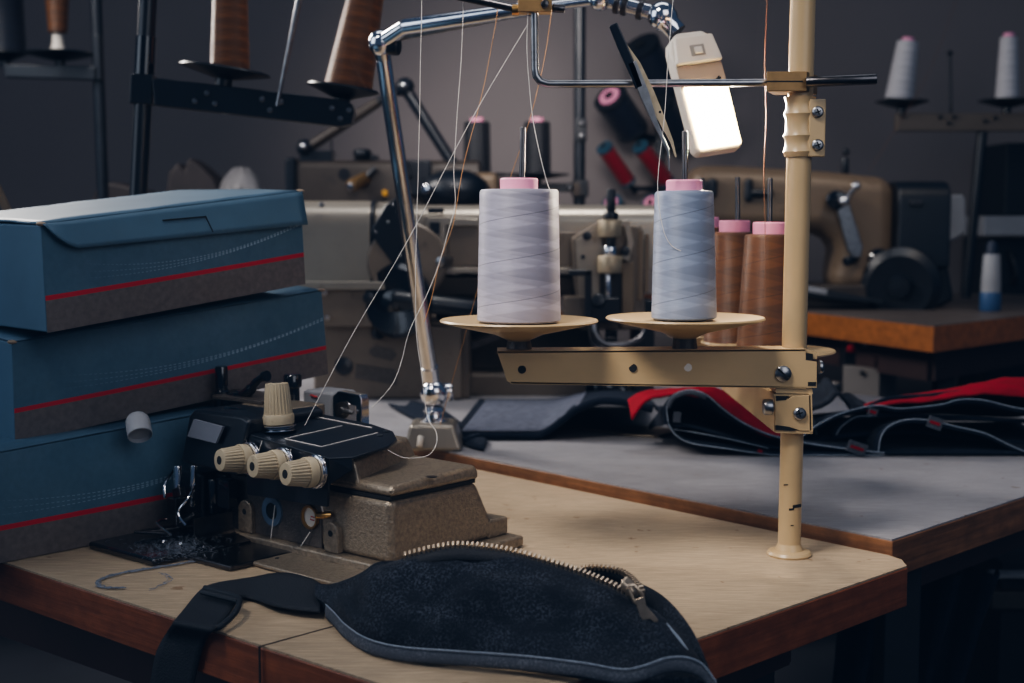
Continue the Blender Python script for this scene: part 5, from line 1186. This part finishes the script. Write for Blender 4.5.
# bundle behind the cartons
bu = thing('leather_bundle', 'dim brown leather scraps heaped on the rear bench behind the top carton', 'scraps', at(195, 196, 3.4))
def blob(pts, Y, d, mt, par, name):
    m = MB(); m.prism([at(u, v, Y) for u, v in pts], (0, d, 0)); return m.build(name, mt, par, bevel=.012, seg=3)
blob([(165, 200), (168, 172), (178, 162), (184, 170), (188, 157), (200, 165), (214, 178), (222, 200), (224, 300), (160, 300)], 3.4, .12, 'brownbag', bu, 'folded_scrap')
blob([(90, 205), (94, 190), (110, 181), (132, 186), (150, 192), (170, 205), (172, 300), (88, 300)], 3.42, .1, 'brownbag', bu, 'folded_scrap')
fm = thing('plastic_film', 'crumpled grey plastic film beside the leather scraps', 'film', at(245, 198, 3.38))
rows = []
for j in range(9):
    r = []
    for i in range(15):
        u = 216+i*3.6; base = 200; h = (34*math.sin(math.pi*i/14)**.6+4*noise.noise(vec(i*.7, j*.5, 1)))*math.sin(math.pi*(j+.5)/9)
        r.append(at(u, base-h, 3.36+j*.02+.02*noise.noise(vec(i*.9, j*.9, 4))))
    rows.append(r)
MB().grid(rows).build('film_sheet', 'paper', fm, solid=.002)
m = MB(); m.bar(at(-12, 168, 1.9), vec(-.560, 1.9, .784), .006, .010); tag(m.build('wooden_ruler', 'beige_machine'), 'pale stick standing behind the top carton at the left edge', 'stick')
# dark things under the tables
m = MB(); px_box(1002, 1060, 572, 578, 2.3, .05, m); px_box(998, 1060, 592, 612, 2.2, .2, m)
cr = thing('metal_drawer_unit', 'dim grey drawer unit in the dark under the work table at right', 'drawer unit', vec(X(1040, 2.3), 2.35, 0))
m = MB(); m.bx(X(1000, 2.3), X(1120, 2.3), 2.25, 2.7, 0, Z(555, 2.3)); m.build('unit_body', 'black_matt', cr, bevel=.003)
m = MB(); px_box(1003, 1110, 574, 579, 2.225, .03, m); m.build('drawer_rail', 'grey_plastic', cr, bevel=.002)
m = MB(); px_box(1002, 1110, 592, 610, 2.23, .03, m); m.build('drawer_front', 'cast_dark', cr, bevel=.003)
hc_ = thing('hanging_cloth', 'dark navy cloth hanging in the shadow under the work table', 'cloth', vec(X(930, 1.75), 1.8, T2-.3))
rows = []
for j in range(12):
    r = []
    for i in range(24):
        s = i/23; u0 = 850+150*s
        p = at(u0-j*5*(.3+s*.5), 570+j*14, 1.75); r.append(vec(p.x, 1.75+.03*math.sin(i*1.1+j*.15), p.z))
    rows.append(r)
MB().grid(rows).build('cloth_sheet', 'denim2', hc_, solid=.003)
# ================================================================== LIGHT
def area(name, loc, target, size, power, col, size_y=None, spread=None):
    l = bpy.data.lights.new(name, 'AREA'); l.energy = power; l.color = col; l.size = size
    if size_y: l.shape = 'RECTANGLE'; l.size_y = size_y
    if spread: l.spread = math.radians(spread)
    o = bpy.data.objects.new(name, l); C.objects.link(o); o.location = loc
    o.rotation_euler = (Vector(target)-Vector(loc)).to_track_quat('-Z', 'Y').to_euler(); return o
def spot(name, loc, target, power, ang, blend, radius, col):
    l = bpy.data.lights.new(name, 'SPOT'); l.energy = power; l.color = col; l.spot_size = math.radians(ang); l.spot_blend = blend; l.shadow_soft_size = radius
    o = bpy.data.objects.new(name, l); C.objects.link(o); o.location = loc
    o.rotation_euler = (Vector(target)-Vector(loc)).to_track_quat('-Z', 'Y').to_euler(); return o
WARM = (1, .86, .70); NEU = (1, .93, .86); COOL = (.62, .78, 1)
area('lamp_light', LAMP_POS, LAMP_POS+LAMP_DIR, .05, 3.0, WARM, .075)
spot('key_light', (-.65, .60, 2.35), (.18, 1.42, .85), 112, 34, 1, .30, NEU)
area('soft_fill', (1.0, -.3, 2.0), (.2, 1.5, .9), 1.4, 8, (.92, .94, 1))
area('left_cool_fill', (-2.3, .9, 1.9), (-.2, 1.5, .9), 1.6, 12, (.78, .87, 1), 1.8)  # cool soft fill added from the left, not a real window
area('left_back_lamp', (-1.35, 2.75, 2.05), (.1, 1.5, .95), .35, 26, (1, .93, .86), .6)
area('overhead', (.1, 2.0, 2.9), (.1, 2.0, .8), 1.8, 6, (.95, .96, 1), .7)
spot('rear_light', (.12, 2.0, 2.5), (.0, 2.5, 1.0), 38, 50, 1, .25, NEU)
spot('wall_light', (-.05, 2.4, 1.9), (.0, 4.3, 1.30), 80, 42, 1, .3, (1, .91, .85))
spot('right_light', (1.0, 2.3, 2.5), (.80, 3.1, 1.0), 24, 44, 1, .2, (1, .86, .70))
w = bpy.data.worlds.new('world'); bpy.context.scene.world = w; w.use_nodes = True
w.node_tree.nodes['Background'].inputs[0].default_value = (.30, .46, .80, 1); w.node_tree.nodes['Background'].inputs[1].default_value = .09
sc = bpy.context.scene
sc.view_settings.view_transform = 'AgX'; sc.view_settings.look = 'AgX - Medium High Contrast'; sc.view_settings.exposure = 0.35
vs_ = sc.view_settings; vs_.use_curve_mapping = True; cm = vs_.curve_mapping; cm.extend = 'EXTRAPOLATED'
for k, b0 in enumerate((.0028, .0052, .0095)): cm.curves[k].points[0].location = (0, b0)
cm.update()
sc.cycles.use_denoising = True
sc.cycles.max_bounces = 6
